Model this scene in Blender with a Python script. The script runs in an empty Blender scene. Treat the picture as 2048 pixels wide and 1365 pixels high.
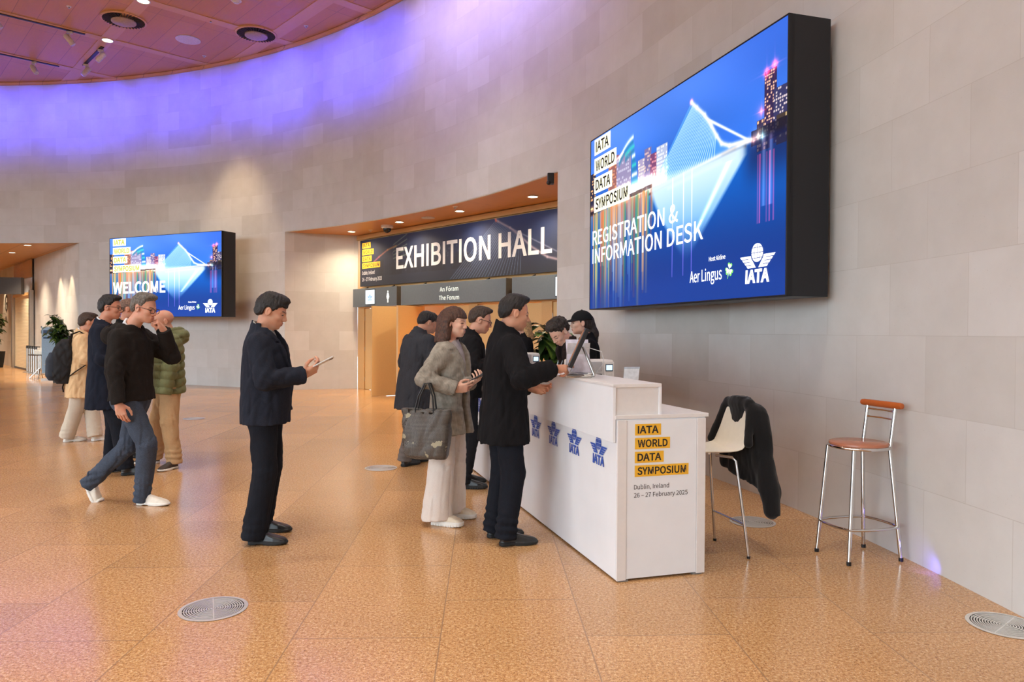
import bpy, bmesh, math, random
import numpy as np
from mathutils import Vector, Matrix

SC = bpy.context.scene
COL = SC.collection
rad = math.radians
PI = math.pi
CAM_H = 1.45

# ------------------------------------------------------------------ materials
def lin(c):
    c = c / 255.0
    return c / 12.92 if c <= 0.04045 else ((c + 0.055) / 1.055) ** 2.4
def rgb(r, g, b): return (lin(r), lin(g), lin(b), 1.0)

class NT:
    """small node-tree helper"""
    def __init__(s, name):
        s.m = bpy.data.materials.new(name); s.m.use_nodes = True
        s.t = s.m.node_tree; s.n = s.t.nodes; s.l = s.t.links
        s.b = s.n['Principled BSDF']
    def node(s, kind, **kw):
        x = s.n.new(kind)
        for k, v in kw.items():
            if k in x.inputs: s.put(x.inputs[k], v)
            else: setattr(x, k, v)
        return x
    def put(s, inp, v):
        if isinstance(v, bpy.types.NodeSocket): s.l.new(v, inp)
        else: inp.default_value = v
    def set(s, **kw):
        for k, v in kw.items(): s.put(s.b.inputs[k.replace('_', ' ')], v)
    def math(s, op, a, b=0.0, clamp=False):
        x = s.n.new('ShaderNodeMath'); x.operation = op; x.use_clamp = clamp
        s.put(x.inputs[0], a); s.put(x.inputs[1], b); return x.outputs[0]
    def mix(s, f, a, b, blend='MIX'):
        x = s.n.new('ShaderNodeMix'); x.data_type = 'RGBA'; x.blend_type = blend
        s.put(x.inputs[0], f); s.put(x.inputs[6], a); s.put(x.inputs[7], b); return x.outputs[2]
    def ramp(s, f, stops):
        x = s.n.new('ShaderNodeValToRGB'); e = x.color_ramp.elements
        while len(e) < len(stops): e.new(0.5)
        for q, (p, c) in zip(e, stops): q.position = p; q.color = c
        s.put(x.inputs[0], f); return x.outputs[0]
    def coord(s, which='Object', rot=0, scale=(1, 1, 1), loc=(0, 0, 0)):
        c = s.n.new('ShaderNodeTexCoord'); m = s.n.new('ShaderNodeMapping')
        s.l.new(c.outputs[which], m.inputs[0]); m.inputs['Rotation'].default_value = (0, 0, rot)
        m.inputs['Scale'].default_value = scale; m.inputs['Location'].default_value = loc
        return m.outputs[0]
    def noise(s, co, scale, detail=3, rough=0.5, out=0):
        x = s.n.new('ShaderNodeTexNoise'); s.put(x.inputs['Vector'], co)
        x.inputs['Scale'].default_value = scale; x.inputs['Detail'].default_value = detail
        x.inputs['Roughness'].default_value = rough; return x.outputs[out]
    def bump(s, h, strength=0.2, dist=0.01):
        x = s.n.new('ShaderNodeBump'); x.inputs['Strength'].default_value = strength
        x.inputs['Distance'].default_value = dist; s.put(x.inputs['Height'], h)
        s.l.new(x.outputs[0], s.b.inputs['Normal'])

def plain(name, c, rough=0.5, metal=0.0, spec=0.5, var=0.06, vs=30.0, coat=0.0):
    t = NT(name); col = rgb(*c)
    n = t.noise(t.coord(), vs, 3)
    dark = tuple(x * (1 - 2 * var) for x in col[:3]) + (1,); lite = tuple(min(1, x * (1 + 2 * var)) for x in col[:3]) + (1,)
    t.set(Base_Color=t.ramp(n, [(0.3, dark), (0.7, lite)]), Roughness=rough, Metallic=metal)
    t.b.inputs['Specular IOR Level'].default_value = spec
    t.b.inputs['Coat Weight'].default_value = coat
    return t.m

def cloth(name, c, scale=900, rough=0.95, bump=0.25, sheen=0.0, var=0.12):
    t = NT(name); col = rgb(*c); co = t.coord()
    a = t.noise(co, 14, 4); b = t.noise(co, scale * 0.35, 2)
    f = t.math('ADD', t.math('MULTIPLY', a, 0.22), t.math('MULTIPLY', b, 0.78))
    dark = tuple(x * (1 - 2 * var) for x in col[:3]) + (1,); lite = tuple(min(1, x * (1 + 2 * var)) for x in col[:3]) + (1,)
    t.set(Base_Color=t.ramp(f, [(0.35, dark), (0.65, lite)]), Roughness=rough)
    t.b.inputs['Specular IOR Level'].default_value = 0.15
    t.b.inputs['Sheen Weight'].default_value = sheen
    t.bump(t.noise(co, scale * 0.3, 2), bump, 0.002)
    return t.m

def skin(name, c):
    t = NT(name); col = rgb(*c); co = t.coord()
    red = (min(1, col[0] * 1.02), col[1] * 0.80, col[2] * 0.76, 1)
    at = t.n.new('ShaderNodeAttribute'); at.attribute_name = 'features'
    t.set(Base_Color=t.mix(at.outputs['Alpha'], t.mix(t.ramp(t.noise(co, 18, 4), [(0.35, (0, 0, 0, 1)), (0.7, (1, 1, 1, 1))]), col, red), at.outputs['Color']), Roughness=0.52)
    t.b.inputs['Specular IOR Level'].default_value = 0.35
    t.b.inputs['Subsurface Weight'].default_value = 0.08
    t.b.inputs['Subsurface Radius'].default_value = (0.012, 0.005, 0.003)
    t.bump(t.noise(co, 260, 2), 0.08, 0.002)
    return t.m

def hairm(name, c):
    t = NT(name); col = rgb(*c)
    w = t.noise(t.coord(scale=(60, 260, 45)), 1.0, 4, 0.65)
    dark = tuple(x * 0.35 for x in col[:3]) + (1,); lite = tuple(min(1, x * 1.75) for x in col[:3]) + (1,)
    t.set(Base_Color=t.ramp(w, [(0.32, dark), (0.68, lite)]), Roughness=0.5)
    t.b.inputs['Specular IOR Level'].default_value = 0.4
    t.bump(w, 0.7, 0.01)
    return t.m

def glow(name, c, k):
    t = NT(name); t.set(Base_Color=(0, 0, 0, 1), Emission_Color=rgb(*c), Emission_Strength=k, Roughness=0.4); return t.m

# ------------------------------------------------------------------ mesh builder
def frame(o, xd, yd):
    x = Vector(xd).normalized(); y = Vector(yd); y = (y - x * y.dot(x)).normalized(); z = x.cross(y)
    m = Matrix((x, y, z)).transposed().to_4x4(); m.translation = Vector(o); return m
def TR(x, y, z, rz=0.0, rx=0.0, ry=0.0):
    return Matrix.Translation((x, y, z)) @ Matrix.Rotation(rz, 4, 'Z') @ Matrix.Rotation(ry, 4, 'Y') @ Matrix.Rotation(rx, 4, 'X')

class MB:
    def __init__(s): s.v = []; s.f = []; s.m = []; s.cur = 0; s.uv = None
    def mat(s, i): s.cur = i; return s
    def add(s, vs, fs, M=None):
        o = len(s.v)
        s.v += [tuple(M @ Vector(p)) if M is not None else tuple(p) for p in vs]
        s.f += [tuple(i + o for i in f) for f in fs]; s.m += [s.cur] * len(fs); return s
    def box(s, c, d, M=None, rz=0.0):
        x, y, z = d[0] / 2, d[1] / 2, d[2] / 2
        vs = [(sx * x, sy * y, sz * z) for sz in (-1, 1) for sx, sy in ((-1, -1), (1, -1), (1, 1), (-1, 1))]
        T = TR(*c, rz); T = M @ T if M is not None else T
        return s.add(vs, [(3, 2, 1, 0), (4, 5, 6, 7), (0, 1, 5, 4), (1, 2, 6, 5), (2, 3, 7, 6), (3, 0, 4, 7)], T)
    def tube(s, pts, r, seg=10, closed=False, M=None, flat=1.0):
        P = [Vector(p) for p in pts]; n = len(P); R = r if isinstance(r, (list, tuple)) else [r] * n
        vs = []; fs = []; u = None
        for i in range(n):
            t = (P[(i + 1) % n] - P[i - 1]) if closed else (P[min(i + 1, n - 1)] - P[max(i - 1, 0)])
            t.normalize()
            if u is None: u = t.orthogonal().normalized()
            u = (u - t * u.dot(t)).normalized(); w = t.cross(u)
            for k in range(seg):
                a = 2 * PI * k / seg; vs.append(P[i] + (u * math.cos(a) + w * math.sin(a) * flat) * R[i])
        for i in range(n if closed else n - 1):
            j = (i + 1) % n
            for k in range(seg):
                q = (k + 1) % seg; fs.append((i * seg + k, i * seg + q, j * seg + q, j * seg + k))
        if not closed: fs += [tuple(range(seg))[::-1], tuple((n - 1) * seg + k for k in range(seg))]
        return s.add(vs, fs, M)
    def lathe(s, prof, seg=24, M=None):
        vs = []; fs = []; n = len(prof)
        for r, z in prof:
            for k in range(seg):
                a = 2 * PI * k / seg; vs.append((r * math.cos(a), r * math.sin(a), z))
        for i in range(n - 1):
            for k in range(seg):
                q = (k + 1) % seg; fs.append((i * seg + k, i * seg + q, (i + 1) * seg + q, (i + 1) * seg + k))
        if math.hypot(prof[0][0] - prof[-1][0], prof[0][1] - prof[-1][1]) > 0.012:
            if prof[0][0] > 1e-4: fs.append(tuple(range(seg))[::-1])
            if prof[-1][0] > 1e-4: fs.append(tuple((n - 1) * seg + k for k in range(seg)))
        return s.add(vs, fs, M)
    def prism(s, poly, z0, z1, M=None):
        n = len(poly)
        vs = [(x, y, z0) for x, y in poly] + [(x, y, z1) for x, y in poly]
        fs = [tuple(range(n))[::-1], tuple(range(n, 2 * n))] + [(i, (i + 1) % n, n + (i + 1) % n, n + i) for i in range(n)]
        return s.add(vs, fs, M)
    def poly(s, pts, M=None): return s.add(pts, [tuple(range(len(pts)))], M)
    def ball(s, c, r, seg=16, M=None):
        rr = r if isinstance(r, (tuple, list)) else (r, r, r); vs = []; fs = []; n = seg // 2
        for i in range(n + 1):
            a = PI * i / n
            for k in range(seg):
                b = 2 * PI * k / seg
                vs.append((c[0] + rr[0] * math.sin(a) * math.cos(b), c[1] + rr[1] * math.sin(a) * math.sin(b), c[2] - rr[2] * math.cos(a)))
        for i in range(n):
            for k in range(seg):
                q = (k + 1) % seg; fs.append((i * seg + k, i * seg + q, (i + 1) * seg + q, (i + 1) * seg + k))
        return s.add(vs, fs, M)
    def build(s, name, mats, parent=None, smooth=False, bevel=0.0, loc=None, rz=0.0):
        me = bpy.data.meshes.new(name); me.from_pydata(s.v, [], s.f)
        for m in (mats if isinstance(mats, (list, tuple)) else [mats]): me.materials.append(m)
        me.polygons.foreach_set('material_index', s.m)
        if s.uv is not None:
            l = me.uv_layers.new(name='UVMap'); li = np.zeros(len(me.loops), dtype=np.int32); me.loops.foreach_get('vertex_index', li)
            l.data.foreach_set('uv', np.asarray(s.uv, dtype=np.float32)[li].ravel())
        ob = bpy.data.objects.new(name, me); COL.objects.link(ob)
        bm = bmesh.new(); bm.from_mesh(me); bmesh.ops.recalc_face_normals(bm, faces=bm.faces); bm.to_mesh(me); bm.free()
        if smooth:
            me.polygons.foreach_set('use_smooth', [True] * len(me.polygons))
            try: me.set_sharp_from_angle(angle=rad(40))
            except Exception: pass
        if bevel:
            md = ob.modifiers.new('bevel', 'BEVEL'); md.width = bevel; md.segments = 2; md.limit_method = 'ANGLE'; md.angle_limit = rad(40)
        if parent is not None: ob.parent = parent
        if loc is not None: ob.location = loc
        ob.rotation_euler = (0, 0, rz)
        return ob

def tag(o, label, cat, group=None):
    o['label'] = label; o['category'] = cat
    if group: o['group'] = group
    return o
def thing(name, label, cat, loc=(0, 0, 0), rz=0.0, group=None):
    o = bpy.data.objects.new(name, None); COL.objects.link(o); o.empty_display_size = 0.1
    o.location = loc; o.rotation_euler = (0, 0, rz); return tag(o, label, cat, group)
def struct(o): o['kind'] = 'structure'; return o
def dup(root, loc, rz, label, group=None):
    r = root.copy(); COL.objects.link(r); r.location = loc; r.rotation_euler = (0, 0, rz); r['label'] = label
    if group: r['group'] = group
    for ch in list(root.children):
        c = ch.copy(); COL.objects.link(c); c.parent = r
        for g in list(ch.children):
            d = g.copy(); COL.objects.link(d); d.parent = c
    return r

# ------------------------------------------------------------------ lettering and marks
import os
try:        # Blender's own interface typeface, when this build ships it
    FONT = bpy.data.fonts.load(os.path.join(bpy.utils.system_resource('DATAFILES'), 'fonts', 'Noto Sans CJK Regular.woff2'))
except Exception:
    FONT = None
def _raw_text(txt, bold=0.0, slant=0.0):
    cu = bpy.data.curves.new('lettering', 'FONT'); cu.body = txt; cu.size = 1.0; cu.resolution_u = 4; cu.offset = bold * (0.35 if FONT else 1.0); cu.shear = slant
    if FONT: cu.font = FONT
    ob = bpy.data.objects.new('lettering', cu); COL.objects.link(ob)
    me = ob.to_mesh(); vs = np.array([v.co[:] for v in me.vertices]); fs = [tuple(p.vertices) for p in me.polygons]
    ob.to_mesh_clear(); bpy.data.objects.remove(ob); bpy.data.curves.remove(cu); return vs, fs
_h = _raw_text('H')[0]; CAPH = _h[:, 1].max() - _h[:, 1].min()
def text_geo(txt, cap, width=None, bold=0.0, align='LEFT', slant=0.0):
    """verts (x right, y up) and faces of a line of lettering, cap height `cap`, fitted to `width`"""
    vs, fs = _raw_text(txt, bold, slant)
    vs[:, 0] -= vs[:, 0].min(); k = cap / CAPH; sx = k
    w = vs[:, 0].max()
    if width: sx = width / w
    vs = np.c_[vs[:, 0] * sx, vs[:, 1] * k, vs[:, 2] * 0]
    if align == 'CENTER': vs[:, 0] -= w * sx / 2
    return [tuple(v) for v in vs], fs

def put_text(mb, M, txt, x, y, cap, width=None, bold=0.0, align='LEFT', z=0.0, slant=0.0):
    vs, fs = text_geo(txt, cap, width, bold, align, slant)
    mb.add(vs, fs, M @ Matrix.Translation((x, y, z)))

def emblem(mb, M, cx, cy, w, z=0.0):
    """winged globe over four capital letters, total width w; centre of the globe at cx, cy"""
    k = w / 2.0; T = M @ Matrix.Translation((cx, cy, z)) @ Matrix.Scale(k, 4)
    R = 0.326; g = 0.022
    # globe: cells of a graticule with gaps
    ys = [-R * 1.0, -R * 0.56, 0.0, R * 0.56, R * 1.0]
    lon = [-1.0, -0.5, 0.0, 0.5, 1.0]
    for a in range(4):
        y0, y1 = ys[a] + (g / 2 if a else 0), ys[a + 1] - (g / 2 if a < 3 else 0)
        for b in range(4):
            L = []; Rr = []
            for t in range(7):
                y = y0 + (y1 - y0) * t / 6; h = math.sqrt(max(0, R * R - y * y))
                xl = lon[b] * h + (g / 2 if b else 0); xr = lon[b + 1] * h - (g / 2 if b < 3 else 0)
                if xr < xl: xl = xr = (xl + xr) / 2
                L.append((xl, y, 0)); Rr.append((xr, y, 0))
            for t in range(6): mb.poly([L[t], Rr[t], Rr[t + 1], L[t + 1]], T)
    # wings: four feathers a side, joined along the inner edge that follows the globe
    def inner(y): return math.sqrt(max(0.0, (R + 0.055) ** 2 - y * y)) if y > -0.30 else 0.235 - (-0.30 - y) * 0.75
    for sgn in (-1, 1):
        for i in range(4):
            yt = -0.09 - i * 0.112; yb = yt - 0.088; xo = 1.0 - i * 0.125
            p = [(sgn * inner(yt), yt, 0), (sgn * xo, yt, 0), (sgn * (xo - 0.085), yb, 0), (sgn * inner(yb), yb, 0)]
            mb.poly(p if sgn > 0 else p[::-1], T)
            if i < 3:
                q = [(sgn * inner(yb), yb, 0), (sgn * (inner(yb) + 0.17), yb, 0), (sgn * (inner(yb - 0.024) + 0.17), yb - 0.024, 0), (sgn * inner(yb - 0.024), yb - 0.024, 0)]
                mb.poly(q if sgn > 0 else q[::-1], T)
    vs, fs = text_geo('IATA', 0.42, 1.36, 0.05, 'CENTER', 0.04)
    mb.add(vs, fs, T @ Matrix.Translation((0, -1.02, 0)))

def shamrock(mb, M, cx, cy, s, z=0.0):
    T = M @ Matrix.Translation((cx, cy, z)) @ Matrix.Rotation(-0.25, 4, 'Z')
    for a in (0, 2.1, -2.1):
        pts = []
        for t in range(24):
            th = 2 * PI * t / 24
            x = 0.30 * s * (math.sin(th) ** 3); y = 0.28 * s * (0.8125 * math.cos(th) - 0.31 * math.cos(2 * th) - 0.125 * math.cos(3 * th) - 0.06 * math.cos(4 * th))
            y += 0.32 * s; pts.append((x * math.cos(a) - y * math.sin(a), x * math.sin(a) + y * math.cos(a), 0))
        mb.poly(pts[::-1], T)
    mb.poly([(-0.03 * s, 0, 0), (0.03 * s, 0, 0), (-0.02 * s, -0.75 * s, 0), (-0.08 * s, -0.73 * s, 0)], T)
# ------------------------------------------------------------------ organic surfaces: implicit fields meshed with surface nets
V3 = lambda *a: np.array(a, dtype=np.float64)
def unit(v): v = np.asarray(v, dtype=np.float64); return v / (np.linalg.norm(v) + 1e-12)

def axis(lo, hi, fine, hc, hf):
    out = [lo]; x = lo
    while x < hi:
        st = hc
        for a, b in fine:
            if a - hc * 0.6 <= x <= b: st = hf
        x += st; out.append(x)
    return np.array(out)

class Vol:
    def __init__(s, xs, ys, zs):
        s.a = (np.asarray(xs), np.asarray(ys), np.asarray(zs)); s.F = np.full(tuple(len(q) for q in s.a), 1.0, dtype=np.float32)
    @staticmethod
    def box(lo, hi, h): return Vol(*[np.arange(lo[i], hi[i] + h, h) for i in range(3)])
    def win(s, lo, hi):
        sl = []
        for q, l, h in zip(s.a, lo, hi):
            sl.append(slice(max(0, np.searchsorted(q, l) - 1), min(len(q), np.searchsorted(q, h) + 1)))
        return tuple(sl)
    def grids(s, sl):
        return (s.a[0][sl[0]][:, None, None], s.a[1][sl[1]][None, :, None], s.a[2][sl[2]][None, None, :])
    def op(s, prim, k=0.0, mode='u', fr=None):
        fn, lo, hi = prim; m = k + 0.03
        if fr is not None:
            R, o = fr; c = (lo + hi) / 2; e = (hi - lo) / 2 + m
            wc = R @ c + o; we = np.abs(R) @ e; wlo, whi = wc - we, wc + we
        else: wlo, whi = lo - m, hi + m
        sl = s.win(wlo, whi)
        if any(q.stop - q.start < 1 for q in sl): return s
        X, Y, Z = s.grids(sl)
        if fr is not None:
            X, Y, Z = X - o[0], Y - o[1], Z - o[2]
            X, Y, Z = (R[0, 0] * X + R[1, 0] * Y + R[2, 0] * Z, R[0, 1] * X + R[1, 1] * Y + R[2, 1] * Z, R[0, 2] * X + R[1, 2] * Y + R[2, 2] * Z)
        d = fn(X, Y, Z); A = s.F[sl]
        if mode == 'u':
            r = np.minimum(A, d)
            if k > 0: r = r - np.maximum(k - np.abs(A - d), 0) ** 2 / (4 * k)
        else:
            r = np.maximum(A, -d)
            if k > 0: r = r + np.maximum(k - np.abs(A + d), 0) ** 2 / (4 * k)
        s.F[sl] = r; return s
    def cut(s, fn):
        X, Y, Z = s.grids((slice(None),) * 3); s.F = np.maximum(s.F, fn(X, Y, Z)).astype(np.float32); return s
    def warp(s, fn):
        X, Y, Z = s.grids((slice(None),) * 3); s.F = (s.F + fn(X, Y, Z)).astype(np.float32); return s
    def mesh(s): return nets(s.F, *s.a)

def nets(F, xs, ys, zs):
    F = np.pad(F, 1, constant_values=1.0)
    xs, ys, zs = [np.r_[2 * q[0] - q[1], q, 2 * q[-1] - q[-2]] for q in (xs, ys, zs)]
    I = F < 0; c = np.zeros(tuple(n - 1 for n in F.shape), dtype=np.uint8)
    for a in (0, 1):
        for b in (0, 1):
            for d in (0, 1):
                c += I[a:F.shape[0] - 1 + a, b:F.shape[1] - 1 + b, d:F.shape[2] - 1 + d]
    act = (c > 0) & (c < 8); ci, cj, ck = np.nonzero(act); n = len(ci)
    ax = (xs, ys, zs); ijk = (ci, cj, ck); acc = np.zeros((n, 3)); cnt = np.zeros(n)
    val = {(a, b, d): F[ci + a, cj + b, ck + d] for a in (0, 1) for b in (0, 1) for d in (0, 1)}
    for k in range(3):
        o = [q for q in range(3) if q != k]
        for a in (0, 1):
            for b in (0, 1):
                p = [0, 0, 0]; p[o[0]] = a; p[o[1]] = b; q = list(p); q[k] = 1
                va, vb = val[tuple(p)], val[tuple(q)]; m = (va < 0) != (vb < 0)
                t = va[m] / (va[m] - vb[m]); pos = np.zeros((m.sum(), 3))
                for j in range(3):
                    if j == k: pos[:, j] = ax[j][ijk[j][m]] * (1 - t) + ax[j][ijk[j][m] + 1] * t
                    else: pos[:, j] = ax[j][ijk[j][m] + p[j]]
                acc[m] += pos; cnt[m] += 1
    vs = acc / np.maximum(cnt, 1)[:, None]
    idx = np.full(c.shape, -1, dtype=np.int64); idx[act] = np.arange(n)
    quads = []
    for k in range(3):
        sa = [slice(None)] * 3; sb = [slice(None)] * 3; sa[k] = slice(0, -1); sb[k] = slice(1, None)
        A = I[tuple(sa)]; e = A != I[tuple(sb)]
        o1, o2 = (k + 1) % 3, (k + 2) % 3
        i = np.array(np.nonzero(e)); fl = A[tuple(i)]
        def cell(d1, d2):
            j = i.copy(); j[o1] += d1; j[o2] += d2; return idx[tuple(j)]
        q = np.stack([cell(-1, -1), cell(0, -1), cell(0, 0), cell(-1, 0)], 1)
        q[~fl] = q[~fl][:, ::-1]; quads.append(q)
    return vs, np.concatenate(quads)

def surf(name, vq, mats, parent=None, mi=None, tint=None):
    vs, q = vq
    me = bpy.data.meshes.new(name); me.vertices.add(len(vs)); me.vertices.foreach_set('co', vs.astype(np.float32).ravel())
    me.loops.add(len(q) * 4); me.loops.foreach_set('vertex_index', q.astype(np.int32).ravel())
    me.polygons.add(len(q)); me.polygons.foreach_set('loop_start', np.arange(0, len(q) * 4, 4, dtype=np.int32))
    try: me.polygons.foreach_set('loop_total', np.full(len(q), 4, dtype=np.int32))
    except Exception: pass
    me.polygons.foreach_set('use_smooth', np.ones(len(q), dtype=bool))
    for m in (mats if isinstance(mats, (list, tuple)) else [mats]): me.materials.append(m)
    if mi is not None: me.polygons.foreach_set('material_index', mi.astype(np.int32))
    me.update(calc_edges=True); me.validate()
    if tint is not None: me.color_attributes.new('features', 'FLOAT_COLOR', 'POINT').data.foreach_set('color', tint.ravel())
    ob = bpy.data.objects.new(name, me); COL.objects.link(ob)
    if parent is not None: ob.parent = parent
    return ob

# primitives: (function, lower corner, upper corner)
def cap(a, b, ra, rb=None):
    a, b = V3(*a), V3(*b); rb = ra if rb is None else rb; d = b - a; L = d @ d + 1e-12; r = max(ra, rb)
    def fn(X, Y, Z):
        t = np.clip(((X - a[0]) * d[0] + (Y - a[1]) * d[1] + (Z - a[2]) * d[2]) / L, 0, 1)
        return np.sqrt((X - a[0] - t * d[0]) ** 2 + (Y - a[1] - t * d[1]) ** 2 + (Z - a[2] - t * d[2]) ** 2) - (ra + (rb - ra) * t)
    return fn, np.minimum(a, b) - r, np.maximum(a, b) + r
def ell(c, r):
    c = V3(*c); r = V3(*((r, r, r) if np.isscalar(r) else r))
    def fn(X, Y, Z):
        x, y, z = X - c[0], Y - c[1], Z - c[2]
        k0 = np.sqrt((x / r[0]) ** 2 + (y / r[1]) ** 2 + (z / r[2]) ** 2)
        k1 = np.sqrt((x / r[0] ** 2) ** 2 + (y / r[1] ** 2) ** 2 + (z / r[2] ** 2) ** 2) + 1e-9
        return k0 * (k0 - 1) / k1
    return fn, c - r, c + r
def bx(c, r, rd=0.01):
    c = V3(*c); r = V3(*r)
    def fn(X, Y, Z):
        x, y, z = np.abs(X - c[0]) - r[0] + rd, np.abs(Y - c[1]) - r[1] + rd, np.abs(Z - c[2]) - r[2] + rd
        return np.sqrt(np.maximum(x, 0) ** 2 + np.maximum(y, 0) ** 2 + np.maximum(z, 0) ** 2) + np.minimum(np.maximum(x, np.maximum(y, z)), 0) - rd
    return fn, c - r, c + r
def clipped(p, fn2):
    f, lo, hi = p
    return (lambda X, Y, Z: np.maximum(f(X, Y, Z), fn2(X, Y, Z))), lo, hi
def loft(rows, n=2.4, cy=0.0):
    """rows (z, half width y, half depth x, centre x) from low to high"""
    r = np.array(rows, dtype=np.float64)
    zz = np.linspace(r[0, 0], r[-1, 0], 120)
    def sm(col):
        v = np.interp(zz, r[:, 0], r[:, col]); k = np.ones(9) / 9; p = np.pad(v, 4, mode='edge'); return np.convolve(p, k, 'valid')
    A, B, CX = sm(1), sm(2), sm(3)
    CY = sm(4) if r.shape[1] > 4 else A * 0 + cy
    def fn(X, Y, Z):
        a, b, cx, c2 = (np.interp(Z, zz, q) for q in (A, B, CX, CY))
        u = (np.abs((X - cx) / b) ** n + np.abs((Y - c2) / a) ** n) ** (1.0 / n)
        return np.maximum((u - 1) * np.minimum(a, b) * 0.95, np.maximum(r[0, 0] - Z, Z - r[-1, 0]))
    lo = V3((CX - B).min(), (CY - A).min(), r[0, 0]); hi = V3((CX + B).max(), (CY + A).max(), r[-1, 0])
    return fn, lo, hi

def folds(seed, wl, amp):
    """soft crease pattern"""
    g = np.random.RandomState(seed); ks = [unit(g.randn(3)) * 2 * PI / (wl * g.uniform(0.7, 1.5)) for _ in range(6)]; ph = g.rand(6) * 6.3
    def fn(X, Y, Z):
        w = [np.sin(k[0] * X + k[1] * Y + k[2] * Z * 0.8 + p) for k, p in zip(ks[:3], ph)]
        o = 0
        for i, k in enumerate(ks[3:]):
            o = o + 1 - 2 * np.abs(np.sin((k[0] * X + k[1] * Y + k[2] * Z * 0.8) * 0.5 + ph[3 + i] + 0.9 * w[i]))
        return amp * o / 2.0
    return fn

def rot(yaw=0, pitch=0, roll=0):
    """columns = local axes (forward, left, up); pitch nods down"""
    y, p, r = rad(yaw), rad(pitch), rad(roll)
    Rz = np.array([[math.cos(y), -math.sin(y), 0], [math.sin(y), math.cos(y), 0], [0, 0, 1]])
    Ry = np.array([[math.cos(p), 0, math.sin(p)], [0, 1, 0], [-math.sin(p), 0, math.cos(p)]])
    Rx_ = np.array([[1, 0, 0], [0, math.cos(r), -math.sin(r)], [0, math.sin(r), math.cos(r)]])
    return Rz @ Ry @ Rx_

def ik(a, c, l1, l2, hint):
    a, c = V3(*a), V3(*c); d = c - a; L = np.linalg.norm(d)
    if L > (l1 + l2) * 0.995: c = a + d / L * (l1 + l2) * 0.995; d = c - a; L = np.linalg.norm(d)
    x = (l1 * l1 - l2 * l2 + L * L) / (2 * L); h = math.sqrt(max(0, l1 * l1 - x * x)); u = d / L
    p = V3(*hint); p = unit(p - u * (p @ u)); return a + u * x + p * h, c

# ------------------------------------------------------------------ head, hand, shoe
def add_head(v, fr, s=1.0, fem=False, eyes='down'):
    E = lambda c, r: ell(V3(*c) * s, V3(*((r,) * 3 if np.isscalar(r) else r)) * s)
    K = lambda a, b, ra, rb=None: cap(V3(*a) * s, V3(*b) * s, ra * s, None if rb is None else rb * s)
    U = lambda p, k=0.01: v.op(p, k * s, 'u', fr); S = lambda p, k=0.008: v.op(p, k * s, 's', fr)
    U(E((-0.012, 0, 0.034), (0.097, 0.075, 0.083)), 0)
    U(E((0.034, 0, -0.030), (0.055, 0.058, 0.080)), 0.03)
    U(E((0.038, 0, -0.072), (0.044, 0.044, 0.034)), 0.02)
    for y in (-1, 1):
        U(E((0.002, y * 0.047, -0.062), (0.030, 0.014, 0.028)), 0.02)
        U(E((0.058, y * 0.036, -0.024), (0.026, 0.022, 0.022)), 0.015)
        U(K((0.084, y * 0.012, 0.017), (0.066, y * 0.044, 0.017), 0.009, 0.008), 0.012)
    U(E((0.066, 0, -0.094), (0.018, 0.021, 0.016)), 0.018)
    U(E((0.075, 0, -0.062), (0.020, 0.026, 0.020)), 0.012)
    for y in (-1, 1):
        S(E((0.097, y * 0.031, 0.001), (0.017, 0.015, 0.010)), 0.012)
        v.op(E((0.073, y * 0.031, 0.000), 0.0125), 0.003 * s, 'u', fr)
        v.op(K((0.084, y * 0.020, 0.0035), (0.080, y * 0.043, 0.0035), 0.0035), 0.003 * s, 'u', fr)
    nl = 0.107 if not fem else 0.102
    U(K((0.088, 0, 0.008), (nl, 0, -0.029), 0.0080, 0.0100), 0.016)
    for y in (-1, 1): U(E((0.095, y * 0.011, -0.034), (0.012, 0.009, 0.008)), 0.010)
    U(K((0.089, -0.015, -0.0595), (0.089, 0.015, -0.0595), 0.0065), 0.005)
    U(E((0.093, 0, -0.0590), (0.007, 0.010, 0.0055)), 0.004)
    U(K((0.088, -0.012, -0.0715), (0.088, 0.012, -0.0715), 0.0075), 0.005)
    S(K((0.0985, -0.019, -0.0655), (0.0985, 0.019, -0.0655), 0.0025), 0.003)
    for y in (-1, 1):
        U(E((-0.006, y * 0.077, -0.006), (0.019, 0.008, 0.031)), 0.006)
        S(E((-0.003, y * 0.086, -0.002), (0.011, 0.006, 0.019)), 0.004)

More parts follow.
